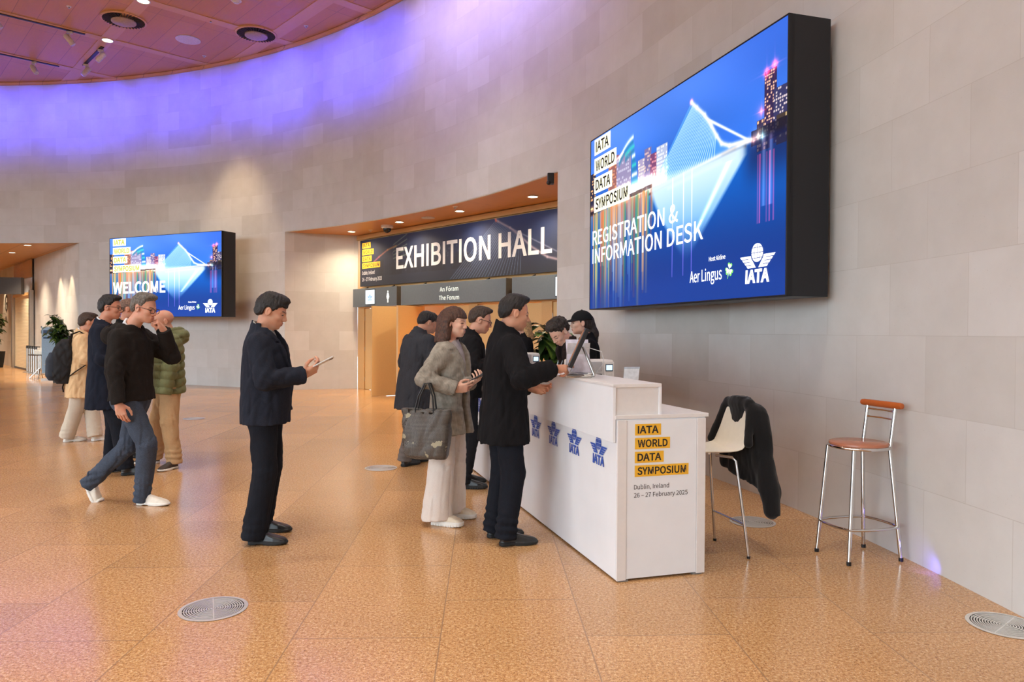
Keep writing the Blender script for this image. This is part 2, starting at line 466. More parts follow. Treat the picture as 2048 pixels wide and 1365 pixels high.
def head_tint(vs, fr, s, fem, brow):
    """colour of lips, brows and eyes as a soft mask over the skin: n x 4, weight last"""
    R, o = fr; p = (vs - o) @ R / s; f, ay, z = p[:, 0], np.abs(p[:, 1]), p[:, 2]
    out = np.zeros((len(vs), 4), dtype=np.float32)
    def put(w, c):
        w = np.clip(w, 0, 1)[:, None]; out[:, :3] = np.where(w > out[:, 3:], np.array(c)[None], out[:, :3]); out[:, 3:] = np.maximum(out[:, 3:], w)
    near = 1.0 * (f > 0.05)
    put(near * (f > 0.080) * 0.60 * np.clip((0.0135 - np.hypot(z + 0.0665, 0)) / 0.005, 0, 1) * np.clip((0.023 - ay) / 0.006, 0, 1) * np.clip(1.2 - ay / 0.022 * np.abs(z + 0.0665) / 0.010, 0, 1), rgb(164, 96, 88)[:3])
    zb = 0.0165 + 0.006 * np.sin(np.clip((ay - 0.012) / 0.035, 0, 1) * 2.2)
    put(near * (0.70 if fem else 0.85) * np.clip(((0.0042 if fem else 0.0056) - np.abs(z - zb)) / 0.0028, 0, 1) * np.clip((ay - 0.010) / 0.005, 0, 1) * np.clip((0.049 - ay) / 0.010, 0, 1), brow)
    hh = 0.0040 * np.sqrt(np.clip(1 - ((ay - 0.031) / 0.0145) ** 2, 0, 1))
    put(1.0 * (f > 0.066) * 0.95 * np.clip((hh + 0.0012 - np.abs(z + 0.0008)) / 0.0020, 0, 1) * (hh > 0.0004), rgb(38, 28, 26)[:3])
    return out

def add_hand(v, w, d, n, side, curl, thumb=0.5, s=1.0, body=True):
    """w wrist, d finger direction, n the way the palm faces; side -1 right hand, 1 left"""
    w = V3(*w); d = unit(d); n = V3(*n); n = unit(n - d * (n @ d))
    th = np.cross(d, n) if side < 0 else np.cross(n, d)
    F = lambda a, b, c: w + (d * a + th * b + n * c) * s
    v.op(cap(F(-0.03, 0, 0), F(0.02, 0, 0), 0.027 * s, 0.026 * s), 0.01)
    kn = []
    for i in range(4):
        b = 0.030 - i * 0.0195; L = (0.090, 0.094, 0.088, 0.080)[i]
        kn.append((b, L)); v.op(cap(F(0.015, b * 0.62, 0), F(L, b, 0), 0.0150 * s, 0.0112 * s), 0.012)
    v.op(ell(F(0.045, 0.018, 0.010), 0.020 * s), 0.015); v.op(ell(F(0.045, -0.02, 0.008), 0.016 * s), 0.015)
    LEN = ((0.041, 0.026, 0.020), (0.045, 0.030, 0.021), (0.041, 0.028, 0.020), (0.032, 0.021, 0.018))
    for i in range(4):
        a = 0.0; b, L = kn[i]; p = F(L, b, 0); r0 = (0.0092, 0.0095, 0.0090, 0.0080)[i]; sp = (0.07, 0.02, -0.03, -0.09)[i]
        for j in range(3):
            a += rad(curl[i][j]); dr = d * math.cos(a) + n * math.sin(a) + th * sp * math.cos(a)
            e = p + unit(dr) * LEN[i][j] * s
            v.op(cap(p, e, (r0 - 0.0006 * j) * s, (r0 - 0.0006 * (j + 1)) * s), 0.004); p = e
    # thumb: leaves the side of the palm, closes towards the fingers by `thumb`
    p = F(0.024, 0.026, 0.006); t1 = unit(d * 0.62 + th * (0.75 - 0.35 * thumb) + n * (0.15 + 0.45 * thumb))
    t2 = unit(d * 0.80 + th * (0.50 - 0.75 * thumb) + n * (0.10 + 0.45 * thumb)); t3 = unit(d * 0.85 + th * (0.35 - 0.9 * thumb) + n * (0.05 + 0.3 * thumb))
    for dr, L, ra, rb in ((t1, 0.045, 0.0150, 0.0115), (t2, 0.034, 0.0112, 0.0100), (t3, 0.028, 0.0100, 0.0080)):
        e = p + dr * L * s; v.op(cap(p, e, ra * s, rb * s), 0.006); p = e

RELAX = ((18, 24, 14), (22, 28, 16), (26, 30, 18), (30, 32, 18))
FIST = ((70, 80, 45), (75, 82, 45), (78, 82, 45), (80, 80, 45))
POINT = ((6, 8, 4), (62, 70, 40), (72, 75, 42), (76, 75, 42))
HOLD = ((30, 42, 30), (36, 46, 30), (42, 46, 30), (48, 46, 30))
FLAT = ((8, 10, 6), (8, 10, 6), (10, 12, 6), (12, 14, 8))

def make_shoe(parent, ank, heading, pitch, mats, L=0.285, chunky=0.0, high=0.0, name='shoe'):
    """ank: ground point below the ankle (or the ankle's lift), heading in degrees in the person's frame"""
    k = L / 0.285; h = 0.0045
    v = Vol.box((-0.095 * k, -0.07, -0.005), (0.225 * k, 0.07, 0.16 + high), h)
    X, Y, Z = v.grids((slice(None),) * 3); x = X / k
    yc = 0.006 * np.sin((x + 0.07) * 9); w = np.interp(x, [-0.085, -0.05, 0.02, 0.10, 0.15, 0.205], [0.030, 0.036, 0.036, 0.049, 0.045, 0.020]) + chunky * 0.3
    ex = np.maximum(np.maximum(-0.045 - x, x - 0.165), 0); d2 = np.sqrt((Y - yc) ** 2 + (ex * 0.9) ** 2) - w * np.sqrt(np.clip(1 - (ex / 0.042) ** 2, 0.02, 1)) * 0.98
    d2 = np.maximum(d2, np.maximum(-0.083 - x, x - 0.205)) + 0 * Z
    st = 0.024 + chunky
    top = np.interp(x, [-0.085, -0.06, -0.01, 0.03, 0.08, 0.14, 0.205], [0.080 + high, 0.088 + high, 0.090 + high, 0.086 + high * 0.6, 0.066, 0.050, 0.030]) + chunky * 0.7
    up = d2 + 0.004 + np.clip(Z - st, 0, 1) * 0.16 + 0 * Z; a, b = up, Z - top
    up = np.maximum(a, b) + np.maximum(0.02 - np.abs(a - b), 0) ** 2 / 0.08
    up = np.maximum(up, 0.006 - Z)
    tread = 0.0025 * np.sign(np.sin(x * 2 * PI / 0.022)) * (Z < 0.016) * (chunky > 0)
    sole = np.maximum(d2 - 0.003 + tread, np.maximum(Z - st, -Z + (np.interp(x, [0.10, 0.205], [0, 0.012])) + 0.006 * ((x > -0.012) & (x < 0.035) & (chunky <= 0.0))))
    v.F = np.minimum(up, sole).astype(np.float32)
    v.op(cap((-0.03 * k, 0, 0.06), (-0.035 * k, 0, 0.12 + high), 0.036), 0.02)
    v.cut(lambda X, Y, Z: Z - (0.105 + high) + 0 * X + 0 * Y)
    for i in range(4):     # laces
        xx = 0.045 + i * 0.017; zz = float(np.interp(xx, [0.03, 0.08, 0.14], [0.086, 0.066, 0.050])) + chunky * 0.7 - 0.002
        v.op(cap((xx * k, -0.022, zz - 0.004), (xx * k + 0.006, 0.022, zz - 0.004), 0.0038), 0.001)
    vs, q = v.mesh(); c = vs[q].mean(1); mi = (c[:, 2] < st + 0.001).astype(int)
    vs = vs - V3(-0.03 * k, 0, 0)
    p = rad(pitch); h0 = rad(heading)
    if pitch:     # heel lifted: turn about the ball of the foot
        bx0 = 0.15 * k; xx = vs[:, 0] - bx0; zz = vs[:, 2]
        t = np.clip((0.06 * k - xx) / (0.06 * k), 0, 1); an = p * t
        vs = np.c_[bx0 + xx * np.cos(an) + zz * np.sin(an) * (1), vs[:, 1], zz * np.cos(an) - xx * np.sin(an)]
    vs = np.c_[vs[:, 0] * math.cos(h0) - vs[:, 1] * math.sin(h0), vs[:, 0] * math.sin(h0) + vs[:, 1] * math.cos(h0), vs[:, 2]] + V3(*ank)
    return surf(name, (vs, q), mats, parent, mi)
# ------------------------------------------------------------------ the setting
CX, CY, RW = -14.75, 2.765, 17.32          # the curved stone wall is part of a circle
HS, HC = 3.83, 8.27                        # soffit over the openings, hall ceiling
def wpt(th, z=0.0, r=RW):
    t = min(1.0, max(0.0, (rad(19) - th) / rad(12))); r = r + 0.085 * t * t * (3 - 2 * t)
    return (CX + r * math.cos(th), CY + r * math.sin(th), z)

def stone_mat(name):
    t = NT(name); uv = t.n.new('ShaderNodeUVMap').outputs[0]
    br = t.n.new('ShaderNodeTexBrick'); t.l.new(uv, br.inputs['Vector'])
    for k, v in dict(Scale=1.0, **{'Mortar Size': 0.0024, 'Mortar Smooth': 0.3, 'Bias': 0.0, 'Brick Width': 0.72, 'Row Height': 0.48}).items(): br.inputs[k].default_value = v
    br.inputs['Color1'].default_value = rgb(211, 208, 204); br.inputs['Color2'].default_value = rgb(193, 188, 181); br.inputs['Mortar'].default_value = rgb(186, 179, 171)
    br.offset = 0.5; br.offset_frequency = 2
    n = t.noise(uv, 3.0, 5, 0.6); n2 = t.noise(uv, 70, 3)
    c = t.mix(0.35, br.outputs['Color'], t.ramp(n, [(0.3, rgb(190, 185, 179)), (0.7, rgb(212, 208, 204))]))
    c = t.mix(t.math('MULTIPLY', t.math('GREATER_THAN', n2, 0.70), 0.25), c, rgb(160, 152, 145))
    t.set(Base_Color=c, Roughness=0.62); t.b.inputs['Specular IOR Level'].default_value = 0.35
    t.bump(t.math('SUBTRACT', t.math('MULTIPLY', n2, 0.08), br.outputs['Fac']), 0.25, 0.004)
    return t.m
M_STONE = stone_mat('pale limestone blocks')

def wood_mat(name, c1, c2, rot, w=2.78, hgt=0.46, gap=0.006, rough=0.45, fine=1.0):
    t = NT(name); co = t.coord('Object', rot)
    br = t.n.new('ShaderNodeTexBrick'); t.l.new(co, br.inputs['Vector'])
    for k, v in dict(Scale=1.0, **{'Mortar Size': gap, 'Mortar Smooth': 0.2, 'Brick Width': w, 'Row Height': hgt}).items(): br.inputs[k].default_value = v
    br.offset = 0.0
    br.inputs['Color1'].default_value = rgb(*c1); br.inputs['Color2'].default_value = rgb(*c2); br.inputs['Mortar'].default_value = tuple(x * 0.45 for x in rgb(*c1)[:3]) + (1,)
    m = t.n.new('ShaderNodeMapping'); t.l.new(co, m.inputs[0]); m.inputs['Scale'].default_value = (3 * fine, 60 * fine, 60 * fine)
    g = t.noise(m.outputs[0], 1.0, 4, 0.6)
    c = t.mix(t.math('MULTIPLY', g, 0.45), br.outputs['Color'], tuple(x * 0.62 for x in rgb(*c2)[:3]) + (1,))
    t.set(Base_Color=c, Roughness=rough); t.b.inputs['Specular IOR Level'].default_value = 0.35
    return t.m
A45 = math.atan2(-0.73, 0.683)            # direction of the door front
M_CEIL = wood_mat('reddish ceiling panels', (218, 156, 92), (206, 144, 82), -math.atan2(0.73, -0.683), 2.78, 0.46)
M_STRIP = wood_mat('pale ceiling strips', (226, 172, 120), (220, 166, 114), -math.atan2(0.73, -0.683), 9, 9)
M_SOFF = wood_mat('honey soffit panels', (220, 156, 92), (210, 145, 82), -A45, 3.4, 1.15, 0.004)
M_DOOR = wood_mat('maple doors', (226, 186, 128), (220, 178, 118), PI / 2, 50, 50, 0.0, 0.4, 1.2)
M_FRAME = wood_mat('maple frames', (218, 174, 116), (212, 166, 108), PI / 2, 50, 50, 0.0, 0.42, 1.2)

def granite():
    t = NT('speckled orange granite'); co = t.coord('Object', rad(87.8), loc=(0.25, 0.20, 0))
    br = t.n.new('ShaderNodeTexBrick'); t.l.new(co, br.inputs['Vector'])
    for k, v in dict(Scale=1.0, **{'Mortar Size': 0.0035, 'Mortar Smooth': 0.1, 'Brick Width': 1.05, 'Row Height': 0.695}).items(): br.inputs[k].default_value = v
    br.inputs['Color1'].default_value = (0.0, 0, 0, 1); br.inputs['Color2'].default_value = (1, 1, 1, 1); br.inputs['Mortar'].default_value = (0.5, 0.5, 0.5, 1)
    br.offset = 0.45
    o = t.coord('Object')
    big = t.noise(o, 1.3, 3); mid = t.noise(o, 62, 4, 0.75); fin = t.noise(o, 150, 3, 0.7)
    base = t.ramp(mid, [(0.36, rgb(164, 114, 73)), (0.47, rgb(196, 147, 98)), (0.56, rgb(210, 164, 113)), (0.70, rgb(232, 201, 158))])
    vor = t.n.new('ShaderNodeTexVoronoi'); t.l.new(o, vor.inputs['Vector']); vor.inputs['Scale'].default_value = 120
    dark = t.math('MULTIPLY', t.math('LESS_THAN', fin, 0.405), 0.88)
    c = t.mix(dark, base, rgb(88, 64, 54))
    c = t.mix(t.math('MULTIPLY', t.math('GREATER_THAN', t.noise(o, 100, 2), 0.63), 0.55), c, rgb(244, 214, 176))
    tile = t.math('ADD', t.math('MULTIPLY', br.outputs['Color'], 0.16), 0.88)
    tile = t.math('ADD', tile, t.math('MULTIPLY', t.math('SUBTRACT', big, 0.5), 0.25))
    vm = t.n.new('ShaderNodeMix'); vm.data_type = 'RGBA'; vm.blend_type = 'MULTIPLY'; vm.inputs[0].default_value = 1.0
    t.l.new(c, vm.inputs[6]); t.l.new(tile, vm.inputs[7])
    c = t.mix(t.math('MULTIPLY', br.outputs['Fac'], 0.75), vm.outputs[2], rgb(150, 118, 92))
    t.set(Base_Color=c, Roughness=t.math('ADD', 0.13, t.math('MULTIPLY', mid, 0.12)))
    t.b.inputs['Specular IOR Level'].default_value = 0.5
    return t.m
M_FLOOR = granite()
fl = MB(); fl.box((-14, 13, -0.1), (48, 54, 0.2)); struct(fl.build('floor', M_FLOOR))

def wall(name, pts, z0, z1, n=1, m=M_STONE, u0=0.0, thick=0.0):
    b = MB(); b.uv = []; u = u0
    for i, p in enumerate(pts):
        if i: u += math.hypot(p[0] - pts[i - 1][0], p[1] - pts[i - 1][1])
        for z in (z0, z1): b.v.append((p[0], p[1], z)); b.uv.append((u, z))
    for i in range(len(pts) - 1): b.f.append((2 * i, 2 * i + 2, 2 * i + 3, 2 * i + 1)); b.m.append(0)
    o = b.build(name, m, smooth=True)
    if thick:
        md = o.modifiers.new('thickness', 'SOLIDIFY'); md.thickness = thick; md.offset = 1.0
    return struct(o)
def arc(a, b, n=64): return [wpt(rad(a + (b - a) * i / n))[:2] for i in range(n + 1)]
T1, T2, T3 = 27.15, 57.7, 80.6
W1 = wall('wall_right', arc(-62, T1), 0, HS, u0=RW * rad(-62))
wall('wall_far', arc(T2, T3), 0, HS, u0=RW * rad(T2))
wall('wall_left', arc(101, 150), 0, HS, u0=RW * rad(101))
wall('wall_upper', arc(-62, 150, 160), HS, HC + 0.05, u0=RW * rad(-62))
# recess with the hall doors
DL = (-3.85, 18.05); DD = (0.683, -0.7304); DN = (-0.7304, -0.683)     # left foot of the door front, its run, the way it faces
def dpt(t, off=0.0, z=0.0): return (DL[0] + DD[0] * t + DN[0] * off, DL[1] + DD[1] * t + DN[1] * off, z)
e2 = wpt(rad(T2)); wall('wall_recess', [e2[:2], (-5.0, 17.66), (-4.4, 17.88), (DL[0] - 0.02, DL[1])], 0, HS, u0=4.1)
e1 = wpt(rad(T1)); q = dpt(8.2); wall('wall_return', [q[:2], (e1[0] + 0.9, e1[1] + 0.6), e1[:2]], 0, HS, u0=2.2)
fw = MB(); M_DF = frame(dpt(0), (DD[0], DD[1], 0), (0, 0, 1))           # x along the door front, y up, z out to the hall
fw.box((4.1, 3.18, -0.11), (8.6, 1.34, 0.2), M_DF); struct(fw.build('wall_door_front', M_FRAME))
bk = MB(); bk.box((4.0, 1.5, -2.6), (12.0, 4.0, 0.1), M_DF); struct(bk.build('wall_behind_doors', wood_mat('lit lobby panels', (230, 168, 78), (222, 158, 70), PI / 2, 50, 50, 0, 0.5)))
bc = MB(); bc.box((4.0, 2.55, -1.35), (12.0, 0.06, 2.4), M_DF); struct(bc.build('ceiling_behind_doors', M_SOFF))
e1o = wpt(rad(T1), 0, RW + 0.03); so = MB(); so.prism([e1o[:2], (e1[0] + 2.2, e1[1] + 1.6), dpt(8.4, -0.3)[:2], dpt(-0.6, -0.3)[:2], (-5.6, 18.3)] + [wpt(rad(T2 - (T2 - T1) * i / 48), 0, RW + 0.03)[:2] for i in range(0, 48)], HS, HS + 0.15)
struct(so.build('ceiling_recess', M_SOFF))
# edge bead of the soffit and the shadow gap at the back
tb = MB(); tb.tube([wpt(rad(T1 + (T2 - T1) * i / 40), HS, RW + 0.02) for i in range(41)], 0.011, 6); struct(tb.build('trim_1', plain('pale bead', (212, 196, 176), 0.5)))
tb = MB(); tb.box((4.1, HS - 0.07, 0.02), (8.6, 0.10, 0.05), M_DF); struct(tb.build('trim_2', M_FRAME))
# passage at the far left
PA = wpt(rad(T3)); PD = (-0.684, 0.7296); PN = (-0.7296, -0.684)
def ppt(t, off=0.0, z=0.0): return (PA[0] + PD[0] * t + PN[0] * off, PA[1] + PD[1] * t + PN[1] * off, z)
M_PF = frame(ppt(0), (-PD[0], -PD[1], 0), (0, 0, 1))                    # x runs back towards the hall, y up, z out of the wall
M_PASS = stone_mat('passage limestone')
wall('wall_passage', [ppt(34)[:2], ppt(0.35)[:2], ppt(0.12, 0.0)[:2], ppt(0.02, -0.0)[:2], wpt(rad(T3 - 0.3))[:2]], 0, HS, m=M_PASS)
wall('wall_passage_far', [ppt(34, 9)[:2], ppt(34, -1)[:2]], 0, HS, m=M_PASS)
wall('wall_passage_left', [wpt(rad(101))[:2], ppt(34, 9)[:2]], 0, HS, m=M_PASS)
ps = MB(); ps.prism([wpt(rad(T3 + (101 - T3) * i / 24), 0, RW + 0.03)[:2] for i in range(25)] + [ppt(34, 9)[:2], ppt(34, -0.2)[:2], ppt(0.5, -0.2)[:2]], HS, HS + 0.15)
struct(ps.build('ceiling_passage', wood_mat('passage ceiling panels', (196, 146, 98), (188, 136, 88), -math.atan2(PD[1], PD[0]), 2.4, 0.95, 0.012)))
# hall ceiling
ce = MB(); ce.box((-14, 8.5, HC + 0.1), (44, 35, 0.2)); struct(ce.build('ceiling', M_CEIL))
CE1 = Vector((-0.683, 0.7304, 0)); CE2 = Vector((0.7304, 0.683, 0))
CO = Vector((-7.67, 14.99, 0))
n = 3
for j in range(-1, 3):
    b = MB(); c = CO + CE2 * (j * 2.75); a = math.atan2(CE1.y, CE1.x)
    b.box((c.x, c.y, HC - 0.006), (30, 0.30, 0.012), rz=a); struct(b.build('trim_%d' % n, M_STRIP)); n += 1
for j in range(-2, 4):
    b = MB(); c = CO + CE1 * (j * 2.78); a = math.atan2(CE2.y, CE2.x)
    b.box((c.x, c.y, HC - 0.009), (30, 0.26, 0.012), rz=a); struct(b.build('trim_%d' % n, M_STRIP)); n += 1
# wall-head cove
cv = MB(); cv.tube([wpt(rad(-20 + 165 * i / 90), HC - 0.03, RW - 0.03) for i in range(91)], 0.05, 6); struct(cv.build('trim_%d' % n, M_CEIL))

# ------------------------------------------------------------------ doors in the recess
M_STEEL = plain('brushed steel', (190, 188, 184), 0.3, 1.0, var=0.02); M_CHROME = plain('chrome', (214, 212, 210), 0.08, 1.0, var=0.0)
M_DARKG = plain('dark grey sign', (86, 88, 90), 0.5, var=0.03); M_BLK = plain('black plastic', (18, 18, 20), 0.35, var=0.02); M_DARKW = plain('dark wood edge', (120, 78, 44), 0.5)
DH = 1.99
def leaf_mesh(w):
    b = MB(); b.box((w / 2, DH / 2, 0), (w, DH, 0.05)); return b
dn = 1
def door(t0, w, ang=0.0, hinge='left', handle=True, plate=True):
    """one door leaf in the front at run t0, hinged on one side, swung out by ang degrees"""
    global dn
    M = M_DF @ Matrix.Translation((t0 if hinge == 'left' else t0 + w, 0, 0.0))
    if hinge == 'left': M = M @ Matrix.Rotation(rad(-ang), 4, 'Y')
    else: M = M @ Matrix.Rotation(rad(ang), 4, 'Y') @ Matrix.Translation((-w, 0, 0))
    b = MB(); b.box((w / 2, DH / 2 + 0.008, -0.03), (w - 0.012, DH, 0.05), M); d = struct(b.build('door_%d' % dn, M_DOOR, bevel=0.003)); dn += 1
    if plate:
        for zz in (-0.056, -0.004):
            b = MB(); b.box((w / 2, 0.10, zz), (w - 0.03, 0.17, 0.004), M); b.build('kick_plate', M_DOOR, d)
    if handle:
        x = w - 0.10 if hinge == 'left' else 0.10
        b = MB(); b.tube([(x, 0.70, 0.045), (x, 1.62, 0.045)], 0.014, 10, False, M)
        for y in (0.78, 1.54): b.tube([(x, y, -0.005), (x, y, 0.045)], 0.009, 8, False, M)
        b.build('pull_handle', M_STEEL, d, smooth=True)
    for y in (0.25, 1.0, 1.75):
        b = MB(); b.tube([((-0.004 if hinge == 'left' else w + 0.004), y - 0.05, 0.0), ((-0.004 if hinge == 'left' else w + 0.004), y + 0.05, 0.0)], 0.009, 8, False, M); b.build('hinge', M_STEEL, d)
    return d, M
# frame posts and heads
def post(t0, t1, z0=0.0, z1=2.06, dz=0.16, m=M_FRAME):
    global n
    n += 1; b = MB(); b.box(((t0 + t1) / 2, (z0 + z1) / 2, -0.06), (t1 - t0, z1 - z0, dz), M_DF); return struct(b.build('trim_%d' % n, m, bevel=0.004))
post(0.0, 0.30, 0, 2.52); post(0.30, 8.3, DH + 0.02, 2.52); post(2.29, 2.60); post(4.35, 4.62); post(6.45, 6.72); post(8.1, 8.3)
door(0.30, 0.97, 3, 'left', False)
d, M = door(1.30, 0.98, 84, 'right', False)
b = MB(); b.box((0.09, 1.28, -0.058), (0.07, 0.92, 0.006), M); b.build('push_plate', M_DARKW, d)
b = MB(); b.lathe([(0.045, 0), (0.045, 0.01), (0.03, 0.014)], 16, M @ Matrix.Translation((0.26, 0.90, -0.062)) @ Matrix.Rotation(PI, 4, 'X')); b.build('lock_plate', M_STEEL, d)
d, M = door(2.61, 0.86, 72, 'left', False)
d, M = door(3.48, 0.86, 0, 'right', False)
door(4.62, 0.91); door(5.54, 0.91, 0, 'right')
door(6.72, 0.69); door(7.41, 0.69, 0, 'right')

# ------------------------------------------------------------------ fittings overhead
M_LAMP = glow('lamp face', (255, 238, 205), 14.0); M_RING = plain('white trim ring', (214, 204, 194), 0.4)
def downlight(x, y, z, label, group, r=0.085):
    t = thing('downlight', label, 'ceiling light', (x, y, z), 0, group)
    b = MB(); b.lathe([(r, 0.0), (r * 1.22, -0.004), (r * 1.22, -0.012), (r, -0.012), (r * 0.98, 0.0)], 24); b.build('trim_ring', M_RING, t, smooth=True)
    b = MB(); b.lathe([(r, -0.003), (r * 0.4, -0.008), (0.0, -0.009)][::-1], 20); b.build('lamp', M_LAMP, t)
    return t
def spot(x, y, z, to, energy, col=(1, 0.80, 0.55), size=70, blend=0.6, r=0.08):
    l = bpy.data.lights.new('lamp_glow', 'SPOT'); l.energy = energy; l.color = col; l.spot_size = rad(size); l.spot_blend = blend; l.shadow_soft_size = r
    o = bpy.data.objects.new('lamp_glow', l); COL.objects.link(o); o.location = (x, y, z)
    o.rotation_euler = (Vector(to) - Vector((x, y, z))).to_track_quat('-Z', 'Y').to_euler(); return o
WARM = (1.0, 0.74, 0.46)
for (x, y), lb in zip(((-3.86, 17.28), (-2.47, 15.72), (-1.05, 14.24), (0.35, 12.67)), ('leftmost of the four lit downlights in the wooden soffit over the banner', 'lit downlight in the soffit just right of the camera dome', 'lit downlight in the soffit above the middle of the banner', 'rightmost lit downlight in the soffit nearest the big screen')):
    downlight(x, y, HS, lb, 'lit downlights in the wooden soffit'); spot(x, y, HS - 0.03, (x, y, 0), 190, (1.0, 0.82, 0.58), 150, 1.0, 0.12)
for (x, y), lb in zip(((-7.67, 14.99), (-9.56, 17.03)), ('lit downlight in the wooden hall ceiling at the top edge of the photo', 'lit downlight in the wooden hall ceiling beside the spotlight track')):
    downlight(x, y, HC - 0.016, lb, 'lit downlights in the hall ceiling', 0.11); spot(x, y, HC - 0.03, (x, y, 0), 500, WARM, 80, 0.8, 0.11)
for (x, y), lb in zip(((-13.77, 20.47), (-15.63, 22.52), (-20.32, 29.99), (-17.4, 24.3)), ('nearest lit downlight in the passage ceiling', 'second lit downlight from the hall in the passage ceiling', 'small far lit downlight beyond the hanging sign in the passage', 'lit downlight at the left edge of the passage ceiling')):
    downlight(x, y, HS, lb, 'lit downlights in the passage ceiling'); spot(x, y, HS - 0.03, (x, y, 0), 380, (1.0, 0.82, 0.60), 100, 0.9, 0.09)
def roundel(name, x, y, z, label, cat, group=None):
    t = thing(name, label, cat, (x, y, z), 0, group)
    if name == 'ceiling_diffuser':
        b = MB(); b.lathe([(0.30, 0.0), (0.46, -0.004), (0.46, -0.03), (0.42, -0.034), (0.40, -0.01), (0.30, -0.0)], 36); b.build('outer_ring', M_STRIP, t, smooth=True)
        b = MB(); b.lathe([(0.0, -0.004), (0.41, -0.006)][::1], 36); b.build('dark_throat', plain('dark throat', (38, 30, 26), 0.7), t)
        b = MB(); b.lathe([(0.0, -0.10), (0.20, -0.095), (0.25, -0.07), (0.25, -0.05), (0.0, -0.04)], 32); b.build('hub', plain('greyed disc', (176, 150, 134), 0.5), t, smooth=True)
        b = MB()
        for i in range(36):
            a = 2 * PI * i / 36; b.box((0.335 * math.cos(a), 0.335 * math.sin(a), -0.03), (0.17, 0.012, 0.03), rz=a)
        b.build('swirl_vanes', plain('dark vanes', (60, 48, 40), 0.6), t)
    elif name == 'ceiling_speaker':
        b = MB(); b.lathe([(0.0, -0.012), (0.24, -0.012), (0.25, -0.004)], 36); b.build('grille', plain('pale grille', (196, 172, 156), 0.7), t, smooth=True)
        b = MB(); b.lathe([(0.25, 0.0), (0.275, -0.002), (0.275, -0.014), (0.25, -0.014)], 36); b.build('rim', M_RING, t, smooth=True)
    elif name == 'smoke_detector':
        b = MB(); b.lathe([(0.0, -0.055), (0.055, -0.05), (0.075, -0.03), (0.075, -0.012)], 20); b.build('sensor', M_RING, t, smooth=True)
        b = MB(); b.lathe([(0.10, -0.014), (0.11, 0.0)], 20); b.build('base', M_RING, t, smooth=True)
    elif name == 'sprinkler':
        b = MB(); b.lathe([(0.0, -0.012), (0.045, -0.010), (0.05, 0.0)], 16); b.build('escutcheon', M_RING, t, smooth=True)
        b = MB(); b.lathe([(0.012, -0.045), (0.022, -0.043), (0.012, -0.01)], 10); b.build('head', M_STEEL, t, smooth=True)
    return t
roundel('ceiling_diffuser', -8.58, 15.92, HC, 'round dark-throated air diffuser in the hall ceiling left of the pale disc', 'air diffuser', 'round air diffusers in the hall ceiling')
roundel('ceiling_diffuser', -5.92, 16.63, HC, 'round dark-throated air diffuser in the hall ceiling near the curved wall', 'air diffuser', 'round air diffusers in the hall ceiling')
roundel('ceiling_speaker', -7.65, 17.0, HC, 'plain pale round ceiling speaker between the two dark diffusers', 'ceiling speaker')
roundel('smoke_detector', -5.75, 14.99, HC, 'white smoke detector on the hall ceiling at the top of the photo', 'smoke detector')
for px, lb in zip(((-6.68, 15.95), (-4.65, 16.2), (-7.7, 18.0), (-9.4, 15.3)), ('tiny white sprinkler left of the right-hand air diffuser', 'tiny white sprinkler nearest the blue-lit wall, right of the diffusers', 'tiny white sprinkler below the pale ceiling speaker', 'tiny white sprinkler left of the left-hand air diffuser')):
    roundel('sprinkler', px[0], px[1], HC, lb, 'sprinkler', 'sprinklers in the hall ceiling')
for px, lb in zip(((-3.35, 17.0), (-1.1, 13.75), (1.0, 12.6)), ('tiny sprinkler in the soffit below the leftmost downlight', 'tiny sprinkler in the soffit above the letters of the banner', 'tiny sprinkler in the soffit at the right end by the stone pier')):
    roundel('sprinkler', px[0], px[1], HS, lb, 'sprinkler', 'sprinklers in the recess soffit')
# soffit speaker and camera dome
t = thing('soffit_speaker', 'small flat white disc in the wooden soffit above the banner', 'ceiling speaker', (-1.77, 15.08, HS))
b = MB(); b.lathe([(0.0, -0.016), (0.12, -0.014), (0.125, -0.006)], 28); b.build('grille', M_RING, t, smooth=True)
b = MB(); b.lathe([(0.125, 0.0), (0.14, -0.002), (0.14, -0.016), (0.125, -0.016)], 28); b.build('rim', M_RING, t, smooth=True)
t = thing('security_camera', 'dome security camera hanging from the wooden soffit left of the banner', 'security camera', (-2.83, 16.26, HS))
b = MB(); b.lathe([(0.10, -0.07), (0.135, -0.05), (0.135, 0.0)], 28); b.build('housing', M_RING, t, smooth=True)
b = MB(); b.ball((0, 0, -0.07), (0.095, 0.095, 0.10), 20); b.build('dome', plain('smoked dome', (26, 24, 24), 0.1), t, smooth=True)
t = thing('pier_sensor', 'small black device tucked under the soffit against the stone pier', 'sensor', (e1[0] - 0.10, e1[1] + 0.12, HS - 0.14))
b = MB(); b.box((0, 0, 0.05), (0.10, 0.12, 0.16)); b.build('housing', M_BLK, t, bevel=0.01)
b = MB(); b.ball((-0.03, -0.05, -0.02), 0.035, 12); b.build('lens', M_BLK, t, smooth=True)
